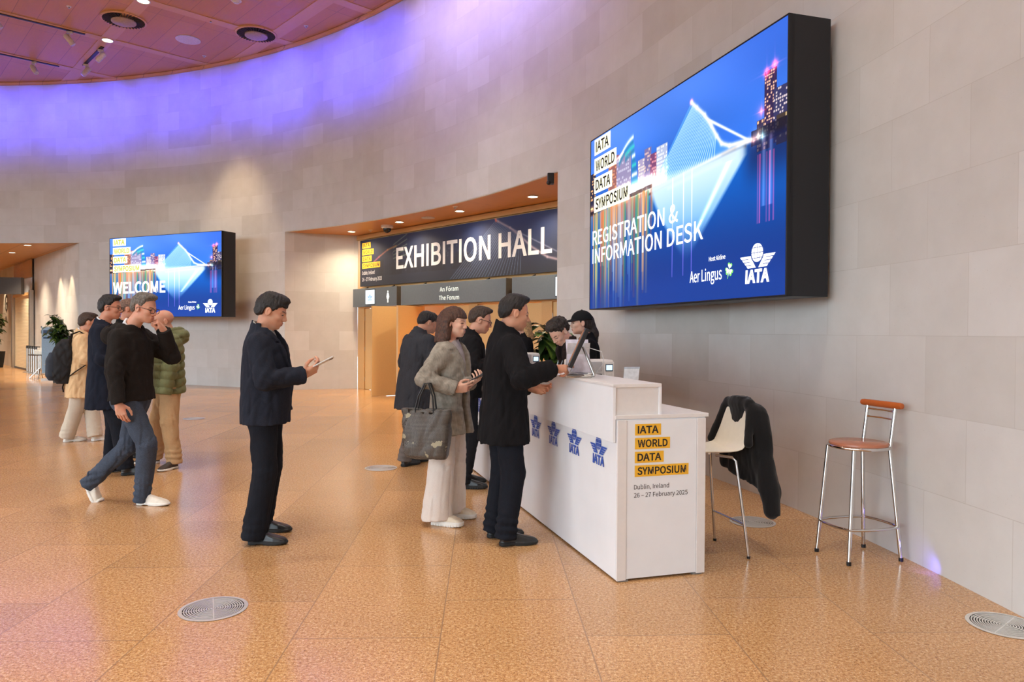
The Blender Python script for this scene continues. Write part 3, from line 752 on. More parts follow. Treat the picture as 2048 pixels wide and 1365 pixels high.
# tracks with spotlights
M_TRK = plain('black track', (20, 18, 22), 0.5); M_SPW = plain('white spotlight body', (206, 190, 184), 0.4)
def track(a, b_, label):
    o = MB(); A, B = Vector(a + (HC - 0.016,)), Vector(b_ + (HC - 0.016,)); d = (B - A)
    o.box(tuple((A + B) / 2), (d.length, 0.075, 0.026), rz=math.atan2(d.y, d.x)); ob = o.build('light_track', M_TRK); return tag(ob, label, 'light track', 'spotlight tracks in the hall ceiling')
track((-11.6, 15.2), (-9.89, 16.69), 'black track running from the left edge toward the ceiling downlight')
track((-9.90, 17.42), (-11.08, 18.65), 'short black track below the ceiling downlight with two spotlights')
track((-13.4, 17.3), (-11.77, 18.73), 'black track nearest the curved wall at the left edge')
def spotlight(x, y, label, yaw):
    t = thing('track_spotlight', label, 'spotlight', (x, y, HC - 0.03), rad(yaw), 'white spotlights on the ceiling tracks')
    b = MB(); b.box((0, 0, -0.03), (0.12, 0.05, 0.05)); b.tube([(0, 0, -0.04), (0, 0, -0.12)], 0.016, 8); b.build('stem', M_SPW, t)
    b = MB(); T = TR(0.0, 0, -0.20, 0, 0, rad(38)); b.lathe([(0.045, 0.14), (0.062, 0.12), (0.062, -0.10), (0.05, -0.13)], 18, T); b.build('lamp_can', M_SPW, t, smooth=True)
    b = MB(); b.lathe([(0.055, -0.128), (0.0, -0.126)], 18, T); b.build('lens', plain('pale lens', (230, 225, 220), 0.2), t)
for x, y, lb, yw in ((-10.13, 16.50, 'white spotlight near the right end of the left-edge track', 200), (-11.15, 15.60, 'white spotlight at the left edge of the photo on the upper track', 200), (-12.18, 18.38, 'white spotlight on the track nearest the curved wall', 160), (-10.02, 17.55, 'upper white spotlight of the short track below the downlight', 20), (-10.95, 18.52, 'lower white spotlight of the short track below the downlight', 20)):
    spotlight(x, y, lb, yw)

# ------------------------------------------------------------------ floor grilles
M_GR = plain('grille steel', (226, 224, 220), 0.40, 0.6, var=0.02); M_GRD = plain('grille slot', (40, 35, 33), 0.6)
def grille_mesh():
    t = thing('floor_grille', 'round brushed steel floor grille with concentric slots in the open floor at lower left', 'floor grille', (-1.541, 3.719, 0), 0, 'round floor grilles')
    b = MB(); b.lathe([(0.150, 0.0), (0.168, 0.0015), (0.170, 0.004), (0.150, 0.005)], 48); b.build('rim', M_GR, t, smooth=True)
    b = MB(); b.lathe([(0.0, 0.0015), (0.152, 0.0015)], 48); b.build('dark_well', M_GRD, t)
    b = MB()
    for i in range(12):
        r = 0.012 + i * 0.0118; b.lathe([(r - 0.0032, 0.0018), (r - 0.0032, 0.005), (r + 0.0032, 0.005), (r + 0.0032, 0.0018)], 48)
    for a in (0.4, 0.4 + PI / 2): b.box((0, 0, 0.003), (0.30, 0.006, 0.003), rz=a)
    b.build('slotted_rings', M_GR, t, smooth=True); return t
g0 = grille_mesh()
for x, y, lb in ((2.465, 3.569, 'round steel floor grille at the lower right corner beside the wall'), (1.853, 5.504, 'round steel floor grille behind the white chair near the wall'), (-1.375, 7.584, 'round steel floor grille beside the man in the long grey coat'), (-5.174, 11.715, 'farthest round steel floor grille beyond the man in the green jacket')):
    dup(g0, (x, y, 0), 0.3, lb)
# ------------------------------------------------------------------ pictures on the screens and the banner (a fine grid of coloured points)
def smooth(a, b, x): t = np.clip((x - a) / (b - a), 0, 1); return t * t * (3 - 2 * t)
def night_river(w, h, seed=4):
    """city quay at dusk with a harp-shaped cable bridge; returns h x w x 3 display values, row 0 at the bottom"""
    g = np.random.RandomState(seed)
    u, v = np.meshgrid((np.arange(w) + 0.5) / w, 1 - (np.arange(h) + 0.5) / h)       # v measured down from the top
    img = np.zeros((h, w, 3)); C3 = lambda r, g_, b: np.array([r, g_, b]) / 255.0
    def blend(m, c): img[:] = img * (1 - m[..., None]) + c * m[..., None]
    def add(m, c): img[:] = img + m[..., None] * c
    shore = 0.435 - 0.05 * u
    sky = C3(76, 126, 224) * (1 - smooth(0, 0.45, v))[..., None] + C3(34, 96, 196) * smooth(0, 0.45, v)[..., None]
    img[:] = sky; cl = 0.5 + 0.5 * np.sin(u * 7 + 9 * v + 1.5 * np.sin(u * 3 - v * 14)); add(cl * 0.10 * (v < shore), C3(120, 150, 255))
    blend(smooth(0.55, 1.0, u) * (1 - smooth(0.0, 0.4, v)) * 0.5, C3(22, 66, 176))
    # water
    wat = C3(12, 92, 190) * (1 - smooth(0.45, 0.9, v))[..., None] + C3(26, 62, 150) * smooth(0.45, 0.95, v)[..., None]
    m = (v > shore).astype(float); blend(m, wat)
    # quay side buildings
    def building(u0, u1, top, col, lit, den, nx, ny, bot=0.45):
        m = ((u > u0) & (u < u1) & (v > top) & (v < bot)).astype(float); blend(m, col)
        cx = np.floor((u - u0) / (u1 - u0) * nx).astype(int) % 97; cy = np.floor((v - top) / (bot - top) * ny).astype(int) % 89
        on = g.rand(97, 89)[cx, cy] < den; fx = ((u - u0) / (u1 - u0) * nx) % 1; fy = ((v - top) / (bot - top) * ny) % 1
        blend(m * on * (np.abs(fx - 0.5) < 0.34) * (np.abs(fy - 0.5) < 0.30) * 0.9, lit)
    building(0.0, 0.04, 0.20, C3(38, 40, 66), C3(255, 190, 120), 0.4, 4, 14)
    building(0.14, 0.215, 0.165, C3(150, 96, 92), C3(255, 170, 120), 0.5, 8, 16)
    building(0.20, 0.30, 0.175, C3(150, 140, 176), C3(200, 196, 220), 0.35, 8, 14)
    building(0.345, 0.41, 0.255, C3(168, 156, 190), C3(255, 240, 220), 0.65, 9, 12)
    building(0.385, 0.425, 0.215, C3(120, 112, 160), C3(255, 210, 190), 0.4, 5, 14)
    building(0.42, 0.47, 0.255, C3(120, 70, 110), C3(255, 160, 170), 0.5, 6, 12)
    building(0.455, 0.515, 0.235, C3(176, 186, 216), C3(255, 255, 250), 0.7, 7, 12)
    building(0.90, 0.945, 0.33, C3(44, 40, 70), C3(255, 200, 150), 0.5, 6, 8)
    building(0.925, 0.965, 0.16, C3(52, 40, 78), C3(255, 200, 170), 0.45, 6, 22, 0.42)
    building(0.955, 1.0, 0.24, C3(56, 56, 96), C3(240, 220, 220), 0.45, 7, 16, 0.44)
    building(0.965, 1.0, 0.34, C3(70, 58, 52), C3(200, 170, 120), 0.3, 4, 5, 0.45)
    # tilted glass drum with curved bands
    for i in range(7):
        t = np.clip((u - 0.205) / 0.125, 0, 1)
        yb = 0.115 + 0.05 * i + (0.105 - i * 0.012) * (1 - t) ** 2
        lo_u = 0.215 + 0.045 * min(i, 2)
        mm = ((u > lo_u) & (u < 0.315 + 0.006 * i) & (v < 0.44)).astype(float)
        blend(mm * np.exp(-((v - yb) / 0.012) ** 2), (C3(235, 255, 250) if i % 2 == 0 else C3(60, 196, 196)))
        blend(mm * np.exp(-((v - yb - 0.025) / 0.013) ** 2) * 0.8, C3(40, 130, 170))
    tr = np.clip((u - 0.14) / 0.14, 0, 1); add(np.exp(-((v - (0.22 - 0.07 * tr)) / 0.006) ** 2) * (u > 0.15) * (u < 0.25), C3(255, 90, 40))
    # street glow and lamps
    add(np.exp(-((v - 0.40) / 0.045) ** 2) * smooth(0.1, 0.3, u) * (1 - smooth(0.42, 0.56, u)) * 1.1, C3(255, 216, 160))
    add(np.exp(-((v - 0.41) / 0.02) ** 2) * (1 - smooth(0.6, 0.9, u)) * 0.6, C3(255, 170, 90))
    for _ in range(70):
        a = g.uniform(0.05, 0.52); b = 0.43 - 0.05 * a - g.uniform(0.0, 0.06); r = g.uniform(0.004, 0.011)
        add(np.exp(-(((u - a) * 1.78) ** 2 + (v - b) ** 2) / r ** 2) * 1.2, (C3(255, 240, 210), C3(255, 180, 90), C3(200, 230, 255))[g.randint(3)])
    # dark quay wall
    blend(((v > shore - 0.012) & (v < shore + 0.008) & (u < 0.43)).astype(float) * 0.85, C3(34, 22, 34))
    blend(((v > shore - 0.03) & (v < shore + 0.03) & (u > 0.88)).astype(float) * 0.8, C3(24, 22, 40))
    # bridge: deck, mast and stays
    deck = 0.432 - 0.040 * np.clip((u - 0.41) / 0.46, 0, 1)
    mast = [(0.634, 0.112), (0.66, 0.15), (0.695, 0.20), (0.725, 0.26), (0.748, 0.315), (0.768, 0.355), (0.80, 0.378), (0.87, 0.388)]
    mu = np.array([p[0] for p in mast]); mv = np.array([p[1] for p in mast])
    tri = (v < deck) & (u > 0.42) & (v > 0.112 + (0.634 - u) * 1.50) & (u < np.interp(v, mv, mu))
    blend(tri * 0.40, C3(110, 200, 255))
    for i in range(26):
        f = (i + 1) / 27; du = 0.42 + 0.33 * f; dv = 0.432 - 0.04 * (du - 0.41) / 0.46
        k = 0.02 + 0.80 * f ** 1.15; mv_ = 0.118 + (0.355 - 0.118) * k; mu_ = np.interp(mv_, mv, mu)
        L = math.hypot((mu_ - du) * 1.78, mv_ - dv); dist = np.abs((u - du) * 1.78 * (mv_ - dv) - (v - dv) * (mu_ - du) * 1.78) / max(L, 1e-3)
        blend(np.exp(-(dist / 0.0032) ** 2) * (v > mv_) * (v < dv) * 0.85, C3(200, 240, 255))
    def stroke(p, q, wd, c, k=1.0):
        ax, ay, bx_, by = p[0] * 1.78, p[1], q[0] * 1.78, q[1]; L2 = (bx_ - ax) ** 2 + (by - ay) ** 2
        t = np.clip(((u * 1.78 - ax) * (bx_ - ax) + (v - ay) * (by - ay)) / L2, 0, 1)
        dd = np.hypot(u * 1.78 - ax - t * (bx_ - ax), v - ay - t * (by - ay)); blend(np.clip(np.exp(-(dd / wd) ** 2) * k, 0, 1), c)
    for a, b in zip(mast[:-1], mast[1:]): stroke(a, b, 0.0095, C3(250, 252, 255))
    for p in ((0.700, 0.215), (0.715, 0.235)): stroke(p, (0.868, 0.385), 0.0045, C3(240, 244, 255))
    stroke((0.41, 0.436), (0.88, 0.392), 0.010, C3(255, 246, 236)); stroke((0.41, 0.450), (0.86, 0.408), 0.007, C3(60, 40, 50))
    stroke((0.52, 0.455), (0.82, 0.428), 0.010, C3(255, 200, 150), 0.7); stroke((0.775, 0.425), (0.82, 0.42), 0.018, C3(90, 40, 40))
    add(np.exp(-(((u - 0.634) * 1.78) ** 2 + (v - 0.11) ** 2) / 0.00012), C3(255, 40, 60))
    # red lamps on the tower, lights on the far quay
    for a, b in ((0.932, 0.165), (0.958, 0.15)):
        add(np.exp(-(((u - a) * 1.78) ** 2 + (v - b) ** 2) / 0.00025) * 1.3, C3(255, 40, 70)); add(np.exp(-np.abs(u - a) * 60 - np.abs(v - b) * 500) * 0.8, C3(255, 60, 90)); add(np.exp(-np.abs(u - a) * 900 - np.abs(v - b) * 40) * 0.8, C3(255, 60, 90))
    for a, b, c in ((0.905, 0.39, C3(255, 220, 190)), (0.92, 0.40, C3(160, 255, 255)), (0.89, 0.40, C3(255, 150, 120)), (0.40, 0.435, C3(190, 225, 255)), (0.915, 0.30, C3(255, 60, 60))):
        add(np.exp(-np.hypot((u - a) * 1.78, v - b) / 0.012) * 1.1, c); add(np.exp(-np.abs(u - a) * 110 - np.abs(v - b) * 600), c); add(np.exp(-np.abs(u - a) * 1000 - np.abs(v - b) * 60), c)
    # reflections on the water: vertical streaks
    below = np.clip((v - shore) / 0.02, 0, 1)
    for _ in range(95):
        a = g.uniform(0.02, 0.44); L = g.uniform(0.10, 0.75) * (1.0 if a < 0.36 else 0.6); wd = g.uniform(0.002, 0.008)
        c = (C3(255, 140, 40), C3(255, 236, 210), C3(255, 90, 30), C3(150, 200, 255), C3(40, 170, 120), C3(255, 190, 110))[g.randint(6)]
        blend(below * np.exp(-((u - a) / wd) ** 2) * np.exp(-np.clip(v - shore, 0, 1) / L) * (v - shore < L * 1.2) * 0.85, c)
    blend(below * np.exp(-np.clip(v - shore, 0, 1) / 0.10) * (1 - smooth(0.36, 0.5, u)) * 0.6, C3(196, 140, 112))
    tt = np.clip((v - 0.44) / 0.37, 0, 1); ul = 0.42 + 0.18 * tt ** 1.3; ur = 0.87 - 0.24 * tt
    ref = below * np.clip((u - ul) / 0.02, 0, 1) * np.clip((ur - u) / 0.02, 0, 1) * (1 - smooth(0.60, 0.83, v))
    blend(ref * 0.80, C3(150, 208, 255)); blend(ref * (1 - smooth(0.42, 0.70, v)) * 0.70, C3(236, 248, 255))
    r2 = np.exp(-((u - (0.80 - (v - 0.44) * 0.55)) / 0.010) ** 2) * (v > 0.44) * (v < 0.70) * 0.4; add(r2, C3(220, 220, 255))
    for a in (0.60, 0.64, 0.545): add(below * np.exp(-((u - a) / 0.0018) ** 2) * (v < 0.88) * 0.4, C3(255, 130, 230))
    blend(below * smooth(0.83, 0.9, u) * (1 - smooth(0.45, 0.62, v)) * 0.7, C3(24, 30, 74))
    for a in (0.905, 0.912, 0.935, 0.945, 0.958): add(below * np.exp(-((u - a) / 0.0022) ** 2) * (v < 0.72) * (v > 0.46) * g.uniform(0.3, 0.9), C3(255, 40, 50))
    for a in (0.925, 0.948): add(below * np.exp(-((u - a) / 0.006) ** 2) * (v < 0.66) * 0.35, C3(180, 150, 170))
    blend(smooth(0.78, 1.0, v) * 0.65, C3(28, 62, 144))
    return np.clip(img, 0, 1)

def picture(name, M, w, h, img, strength, parent, emit=True, z=0.0):
    """grid of coloured points in the plane of M, from (0,0) to (w,h)"""
    ny, nx = img.shape[:2]
    X, Y = np.meshgrid(np.linspace(0, w, nx), np.linspace(0, h, ny)); vs = np.stack([X, Y, np.full_like(X, z), np.ones_like(X)], -1).reshape(-1, 4)
    vs = (vs @ np.array(M).T)[:, :3]
    i = np.arange(nx * ny).reshape(ny, nx); q = np.stack([i[:-1, :-1], i[:-1, 1:], i[1:, 1:], i[1:, :-1]], -1).reshape(-1, 4)
    t = NT(name); at = t.n.new('ShaderNodeAttribute'); at.attribute_name = 'picture'
    if emit: t.set(Base_Color=(0, 0, 0, 1), Emission_Color=at.outputs[0], Emission_Strength=strength, Roughness=0.5); t.b.inputs['Specular IOR Level'].default_value = 0.1
    else: t.set(Base_Color=at.outputs[0], Roughness=0.6)
    ob = surf(name, (vs, q), t.m, parent); me = ob.data
    a = me.color_attributes.new('picture', 'FLOAT_COLOR', 'POINT')
    l = np.where(img <= 0.04045, img / 12.92, ((img + 0.055) / 1.055) ** 2.4); rows = np.ones((nx * ny, 4), dtype=np.float32); rows[:, :3] = l.reshape(-1, 3)
    a.data.foreach_set('color', rows.ravel()); return ob

YEL = (238, 180, 42)
def name_boxes(M, x, y, w, mats, parent, hbox=None, z=0.002, emit=False, gap=0.22):
    """the four stacked name boxes; x,y lower left of the block, w width of the widest box"""
    bw = (0.475, 0.645, 0.53, 1.0); words = ('IATA', 'WORLD', 'DATA', 'SYMPOSIUM'); hb = hbox or w * 0.215; st = hb * (1 + gap)
    for i, (f, wd) in enumerate(zip(bw, words)):
        yy = y + (3 - i) * st
        b = MB(); b.box((x + w * f / 2, yy + hb / 2, z), (w * f, hb, 0.002), M)
        o = b.build('name_box', mats[0], parent)
        t = MB(); put_text(t, M, wd, x + w * 0.045, yy + hb * 0.19, hb * 0.62, w * f - w * 0.09, 0.030, 'LEFT', z + 0.0016); t.build('lettering', mats[1], o)
    return hb, st

IMG = night_river(720, 405)
M_CASE = plain('black screen casing', (16, 17, 24), 0.45, var=0.02)
E_WHITE = glow('lit white', (255, 255, 255), 1.25); E_CREAM = glow('lit cream', (255, 250, 205), 1.1); E_INK = plain('unlit ink', (12, 12, 16), 0.6); E_OLIVE = glow('lit olive', (190, 196, 40), 0.8); E_GREEN = glow('lit green', (120, 220, 90), 1.1)
E_PALEG = glow('lit pale green', (226, 250, 214), 1.2)
def led_screen(name, label, BL, BR, z0, h, depth, lines, small=False):
    d = Vector((BR[0] - BL[0], BR[1] - BL[1], 0)); w = d.length; M = frame((BL[0], BL[1], z0), d, (0, 0, 1))
    L = M.inverted()
    t = thing(name, label, 'screen', (BL[0], BL[1], z0)); t.rotation_euler = M.to_euler(); M = Matrix.Identity(4)
    b = MB(); e = 0.012
    b.box((w / 2, h / 2, -depth / 2 - 0.004), (w + 2 * e, h + 2 * e, depth)); 
    for y in (-e / 2, h + e / 2): b.box((w / 2, y, -0.02), (w + 2 * e, e, 0.055))
    for x in (-e / 2, w + e / 2): b.box((x, h / 2, -0.02), (e, h + 2 * e, 0.055))
    b.build('casing', M_CASE, t, bevel=0.003)
    p = picture('display', M, w, h, IMG if not small else IMG[::2, ::2], 0.80 if not small else 0.95, t, True, 0.0015)
    name_boxes(M, 0.03 * w, 0.565 * h, 0.262 * w, (E_CREAM, E_INK if not small else E_OLIVE), p, 0.092 * h, 0.004)
    for tx, x, y, cp, wd, bo in lines:
        q = MB(); put_text(q, M, tx, x * w, y * h, cp * h, wd * w, bo, 'LEFT', 0.006); q.build('headline', E_WHITE, p)
    q = MB(); put_text(q, M, 'Host Airline', 0.722 * w, 0.165 * h, 0.018 * h, 0.068 * w, 0.01, 'LEFT', 0.006); q.build('caption', E_WHITE, p)
    q = MB(); put_text(q, M, 'Aer Lingus', 0.636 * w, 0.083 * h, 0.050 * h, 0.140 * w, 0.006, 'LEFT', 0.006); q.build('sponsor_name', E_WHITE, p)
    q = MB(); shamrock(q, M, 0.806 * w, 0.118 * h, 0.052 * h, 0.006); q.build('clover_mark', E_GREEN, p)
    q = MB(); shamrock(q, M, 0.806 * w, 0.119 * h, 0.040 * h, 0.0066); q.build('clover_highlight', E_PALEG, p)
    q = MB(); emblem(q, M, 0.908 * w, 0.168 * h, 0.122 * w, 0.006); q.build('emblem', E_WHITE, p)
    return t
# the big screen hangs on the right wall, its back touching the stone
led_screen('led_screen', 'huge dark-cased LED screen on the right wall showing a lit bridge and the registration headline', (0.963, 8.90), (2.022, 5.33), 1.738, 2.058, 0.36,
           (('REGISTRATION &', 0.020, 0.375, 0.082, 0.555, 0.012), ('INFORMATION DESK', 0.020, 0.268, 0.082, 0.675, 0.012)))
led_screen('led_screen', 'smaller LED screen on the far curved wall showing the lit bridge and the word WELCOME', (-10.45, 18.72), (-6.90, 17.10), 1.775, 2.02, 0.42,
           (('WELCOME', 0.030, 0.300, 0.135, 0.49, 0.03),), True)

# ------------------------------------------------------------------ banner and signs over the doors
t = thing('banner', 'wide dark blue banner with big pale EXHIBITION HALL lettering over the doors', 'banner', dpt(0.22, 0.09, 2.54)); t.rotation_euler = M_DF.to_euler()
W0, H0 = 7.15, 1.13; I4 = Matrix.Identity(4)
b = MB(); b.box((W0 / 2, H0 / 2, -0.02), (W0, H0, 0.036)); b.build('board', plain('banner back', (20, 26, 48), 0.6), t)
def banner_img(w, h):
    u, v = np.meshgrid((np.arange(w) + 0.5) / w, 1 - (np.arange(h) + 0.5) / h); ar = W0 / H0
    C3 = lambda r, g_, b: np.array([r, g_, b]) / 255.0
    img = np.zeros((h, w, 3)); img[:] = C3(24, 34, 66) * (1 - v)[..., None] + C3(34, 36, 46) * v[..., None]; img += (np.exp(-((u - 0.75) / 0.25) ** 2) * (1 - v))[..., None] * C3(6, 14, 34)
    g = np.random.RandomState(3)
    def stroke(p, q, wd, c, k=1.0):
        ax, ay, b_x, by = p[0] * ar, p[1], q[0] * ar, q[1]; L2 = (b_x - ax) ** 2 + (by - ay) ** 2
        s = np.clip(((u * ar - ax) * (b_x - ax) + (v - ay) * (by - ay)) / L2, 0, 1); dd = np.hypot(u * ar - ax - s * (b_x - ax), v - ay - s * (by - ay)); m = (np.exp(-(dd / wd) ** 2) * k)[..., None]; img[:] = img * (1 - m) + C3(*c) * m
    for i in range(60):
        a = g.uniform(0.1, 0.6); hh = g.uniform(0.45, 0.7); m = ((np.abs(u - a) < 0.012) & (v > hh) & (v < 0.8)) * 0.25; img[:] = img * (1 - m[..., None]) + C3(26, 26, 34) * m[..., None]
        a = g.uniform(0.2, 0.6); b_ = g.uniform(0.35, 0.75); m = np.exp(-(((u - a) * ar) ** 2 + (v - b_) ** 2) / 0.0003) * 0.25; img[:] = img + m[..., None] * C3(150, 130, 110)
    pts = [(0.085, 0.50), (0.12, 0.40), (0.17, 0.28), (0.22, 0.22)]
    for i in range(3): stroke(pts[i], pts[i + 1], 0.02, (190, 90 + 20 * i, 110 - 20 * i), 0.7)
    for i in range(5): stroke((0.205, 0.19 + i * 0.07), (0.28, 0.02 + i * 0.10), 0.012, (150, 170, 130), 0.5)
    m0 = (0.705, 0.0); mast = [(0.700, 0.0), (0.712, 0.06), (0.76, 0.20), (0.80, 0.36), (0.84, 0.55), (0.90, 0.75), (1.0, 0.90)]
    for i in range(24):
        f = i / 23; p = (0.704 + 0.10 * f, 0.03 + 0.36 * f); stroke(p, (0.50 + 0.30 * f, 1.0), 0.007, (120, 140, 170), 0.55)
    for a, b_ in zip(mast[:-1], mast[1:]): stroke(a, b_, 0.020, (170, 150, 160), 0.75)
    stroke((0.76, 0.20), (1.0, 0.86), 0.010, (150, 150, 170), 0.6); stroke((0.700, 0.0), (0.704, 0.05), 0.018, (230, 110, 90), 0.9)
    return np.clip(img, 0, 1)
bp = picture('printed_front', I4, W0, H0, banner_img(480, 90), 1.0, t, False, 0.0)
P_WHITE = plain('printed pale lettering', (214, 212, 214), 0.6, var=0.01); P_YEL = plain('printed amber', YEL, 0.6, var=0.02); P_INK = plain('printed ink', (34, 26, 26), 0.6)
q = MB(); put_text(q, I4, 'EXHIBITION HALL', 1.58, 0.355, 0.46, 4.98, 0.022, 'LEFT', 0.004); q.build('lettering', P_WHITE, bp)
name_boxes(I4, 0.10, 0.435, 0.80, (P_YEL, P_INK), bp, 0.135, 0.003)
q = MB(); put_text(q, I4, 'Dublin, Ireland', 0.10, 0.285, 0.085, 0.56, 0.004, 'LEFT', 0.004); q.build('place_line', P_WHITE, bp); q = MB(); put_text(q, I4, '26 – 27 February 2025', 0.10, 0.125, 0.085, 0.88, 0.012, 'LEFT', 0.004); q.build('date_line', P_WHITE, bp)

M_SIGN = plain('satin grey metal sign', (100, 108, 114), 0.45, 0.2, var=0.02); M_SIGND = plain('dark sign edge', (66, 60, 54), 0.5)
def sign(label, t0, t1, build):
    t = thing('hanging_sign', label, 'sign', dpt(t0, 0.14, 2.035)); t.rotation_euler = M_DF.to_euler(); w = t1 - t0; hh = 0.44
    b = MB(); b.box((w / 2, hh / 2, 0), (w, hh, 0.16)); b.build('sign_box', M_SIGN, t, bevel=0.004)
    b = MB(); b.box((w - 0.003, hh / 2, 0.0), (0.012, hh + 0.002, 0.163)); b.build('end_cap', M_SIGND, t)
    b = MB()
    for x in (w * 0.2, w * 0.8): b.tube([(x, hh, -0.02), (x, hh + 0.04, -0.12)], 0.012, 8)
    b.build('bracket', M_SIGND, t)
    build(t, w, hh); return t
E_SCR = glow('small lit display', (214, 236, 240), 1.1); E_BLUE = glow('lit soft blue', (120, 160, 225), 0.9); E_LET = glow('sign lettering', (246, 244, 226), 1.0)
def small_display(t, x, y, w, h, zoff=0.082):
    b = MB(); b.box((x + w / 2, y + h / 2, zoff), (w + 0.03, h + 0.03, 0.008)); f = b.build('display_frame', M_BLK, t)
    b = MB(); b.box((x + w / 2, y + h / 2, zoff + 0.005), (w, h, 0.004)); b.build('display', E_SCR, f)
    b = MB(); emblem(b, I4, x + w / 2, y + h * 0.58, w * 0.56, zoff + 0.0085); b.build('emblem', E_BLUE, f)
def s1(t, w, h):
    small_display(t, w * 0.31, 0.055, 0.40, 0.34)
    b = MB(); x0 = w * 0.81; z = 0.083     # pictogram of a woman
    b.lathe([(0.0, 0.0), (0.024, 0.0), (0.024, 0.002), (0.0, 0.002)], 16, Matrix.Translation((x0, 0.330, z)))
    b.prism([(x0 - 0.030, 0.30), (x0 + 0.030, 0.30), (x0 + 0.060, 0.20), (x0 + 0.046, 0.195), (x0 + 0.026, 0.255), (x0 + 0.050, 0.165), (x0 + 0.022, 0.165), (x0 + 0.022, 0.075), (x0 + 0.004, 0.075), (x0 + 0.004, 0.165), (x0 - 0.004, 0.165), (x0 - 0.004, 0.075), (x0 - 0.022, 0.075), (x0 - 0.022, 0.165), (x0 - 0.050, 0.165), (x0 - 0.026, 0.255), (x0 - 0.046, 0.195), (x0 - 0.060, 0.20)], z, z + 0.002)
    b.build('pictogram', E_LET, t)
def s2(t, w, h):
    b = MB(); put_text(b, I4, 'An Fóram', w * 0.5, 0.255, 0.090, 0.62, 0.004, 'CENTER', 0.084); b.build('lettering', E_LET, t); b = MB(); put_text(b, I4, 'The Forum', w * 0.5, 0.075, 0.090, 0.68, 0.004, 'CENTER', 0.084); b.build('lettering', E_LET, t)
def s3(t, w, h): small_display(t, 1.14, 0.055, 0.46, 0.34)
sign('grey metal sign with a small lit display and a woman pictogram', 0.10, 2.02, s1)
sign('long grey metal sign with two lit words-and-name lines under the banner', 2.18, 5.70, s2)
sign('grey metal sign cut off by the stone pier, lit display at its right end', 5.86, 8.0, s3)

# ------------------------------------------------------------------ registration desk (three joined counters)
DKA = rad(106.75)                                  # the way the counter runs, away from the camera
DK = Vector((0.606, 4.155, 0)); DKX = Vector((math.cos(DKA), math.sin(DKA), 0)); DKY = Vector((math.cos(DKA - PI / 2), math.sin(DKA - PI / 2), 0))
def kpt(a, b, z=0.0): q = DK + DKX * a + DKY * b; return (q.x, q.y, z)     # a along the front, b in from the front
M_WHITE = plain('white laminate', (231, 232, 235), 0.32, var=0.01, vs=6); M_EDGE = plain('white edge band', (224, 219, 216), 0.4, var=0.01); M_MARK = plain('printed blue', (52, 84, 172), 0.5, var=0.01)
LM, WD, HT, HW = 1.785, 0.585, 0.968, 1.150
def counter(i, label):
    t = thing('reception_counter', label, 'reception desk', kpt(i * LM, 0), DKA, 'joined white reception counters')
    g = 0.003       # local x along the run, y is minus the depth
    Y = lambda b: -b
    b = MB(); b.box((LM / 2, Y(WD / 2), (0.012 + HT - 0.022) / 2), (LM - g, WD - 0.004, HT - 0.034)); b.build('body', M_WHITE, t, bevel=0.002)
    b = MB(); b.box((LM / 2, Y(WD / 2 + 0.006), HT - 0.011), (LM - g + (0.014 if i == 0 else 0), WD + 0.026, 0.022)); b.build('worktop', M_EDGE, t, bevel=0.002)
    # raised shelf along the front: front board, top, end, back
    b = MB(); b.box((LM / 2, Y(-0.012), 0.975), (LM - g, 0.018, 0.35 - 0.022)); b.build('raised_front', M_WHITE, t, bevel=0.0015)
    b = MB(); b.box((LM / 2, Y(0.135), HW - 0.010), (LM - g, 0.312, 0.020)); b.build('raised_top', M_EDGE, t, bevel=0.0015)
    b = MB(); b.box((LM / 2, Y(0.284), (HT + HW - 0.02) / 2), (LM - g, 0.014, HW - HT - 0.02)); b.build('raised_back', M_WHITE, t)
    b = MB(); b.box((0.022, Y(0.140), (HT + HW - 0.02) / 2), (0.016, 0.276, HW - HT - 0.02)); b.build('raised_end', M_EDGE, t)
    for x in (0.03, LM * 0.5, LM - 0.05):
        b = MB(); b.box((x, Y(0.05), 0.006), (0.07, 0.06, 0.012)); b.box((x, Y(WD - 0.05), 0.006), (0.07, 0.06, 0.012)); b.build('foot', plain('grey foot', (120, 116, 112), 0.6), t)
    for k in range(4):
        x = 0.25 + 0.40 * k
        M = frame((x, 0.0026, 0.773), (-1, 0, 0), (0, 0, 1))
        b = MB(); emblem(b, M, 0, 0, 0.255, 0.0); b.build('emblem', M_MARK, t)
    if i == 0:
        M = frame((-0.0015, 0, 0), (0, -1, 0), (0, 0, 1))   # end panel seen from the camera
        for x0, x1 in ((0.004, 0.062), (0.525, 0.581)):
            b = MB(); b.box(((x0 + x1) / 2, (HT - 0.03) / 2 + 0.006, 0.004), (x1 - x0, HT - 0.036, 0.014), M); b.build('corner_post', M_EDGE, t, bevel=0.0015)
        b = MB(); b.box((0.2935, (HT - 0.03) / 2 + 0.008, 0.001), (0.458, HT - 0.044, 0.008), M); p = b.build('end_panel', M_WHITE, t)
        name_boxes(M, 0.116, 0.608, 0.352, (P_YEL, P_INK), p, 0.066, 0.0065)
        b = MB(); put_text(b, M, 'Dublin, Ireland', 0.112, 0.535, 0.026, 0.228, 0.004, 'LEFT', 0.006); b.build('place_line', P_INK, p); b = MB(); put_text(b, M, '26 – 27 February 2025', 0.112, 0.487, 0.026, 0.352, 0.004, 'LEFT', 0.006); b.build('date_line', P_INK, p)
    return t
counter(0, 'nearest white counter of the reception desk, its end panel lettered and dated')
counter(1, 'middle white counter of the reception desk, behind the man in the black coat')
counter(2, 'farthest white counter of the reception desk, mostly hidden behind the waiting people')

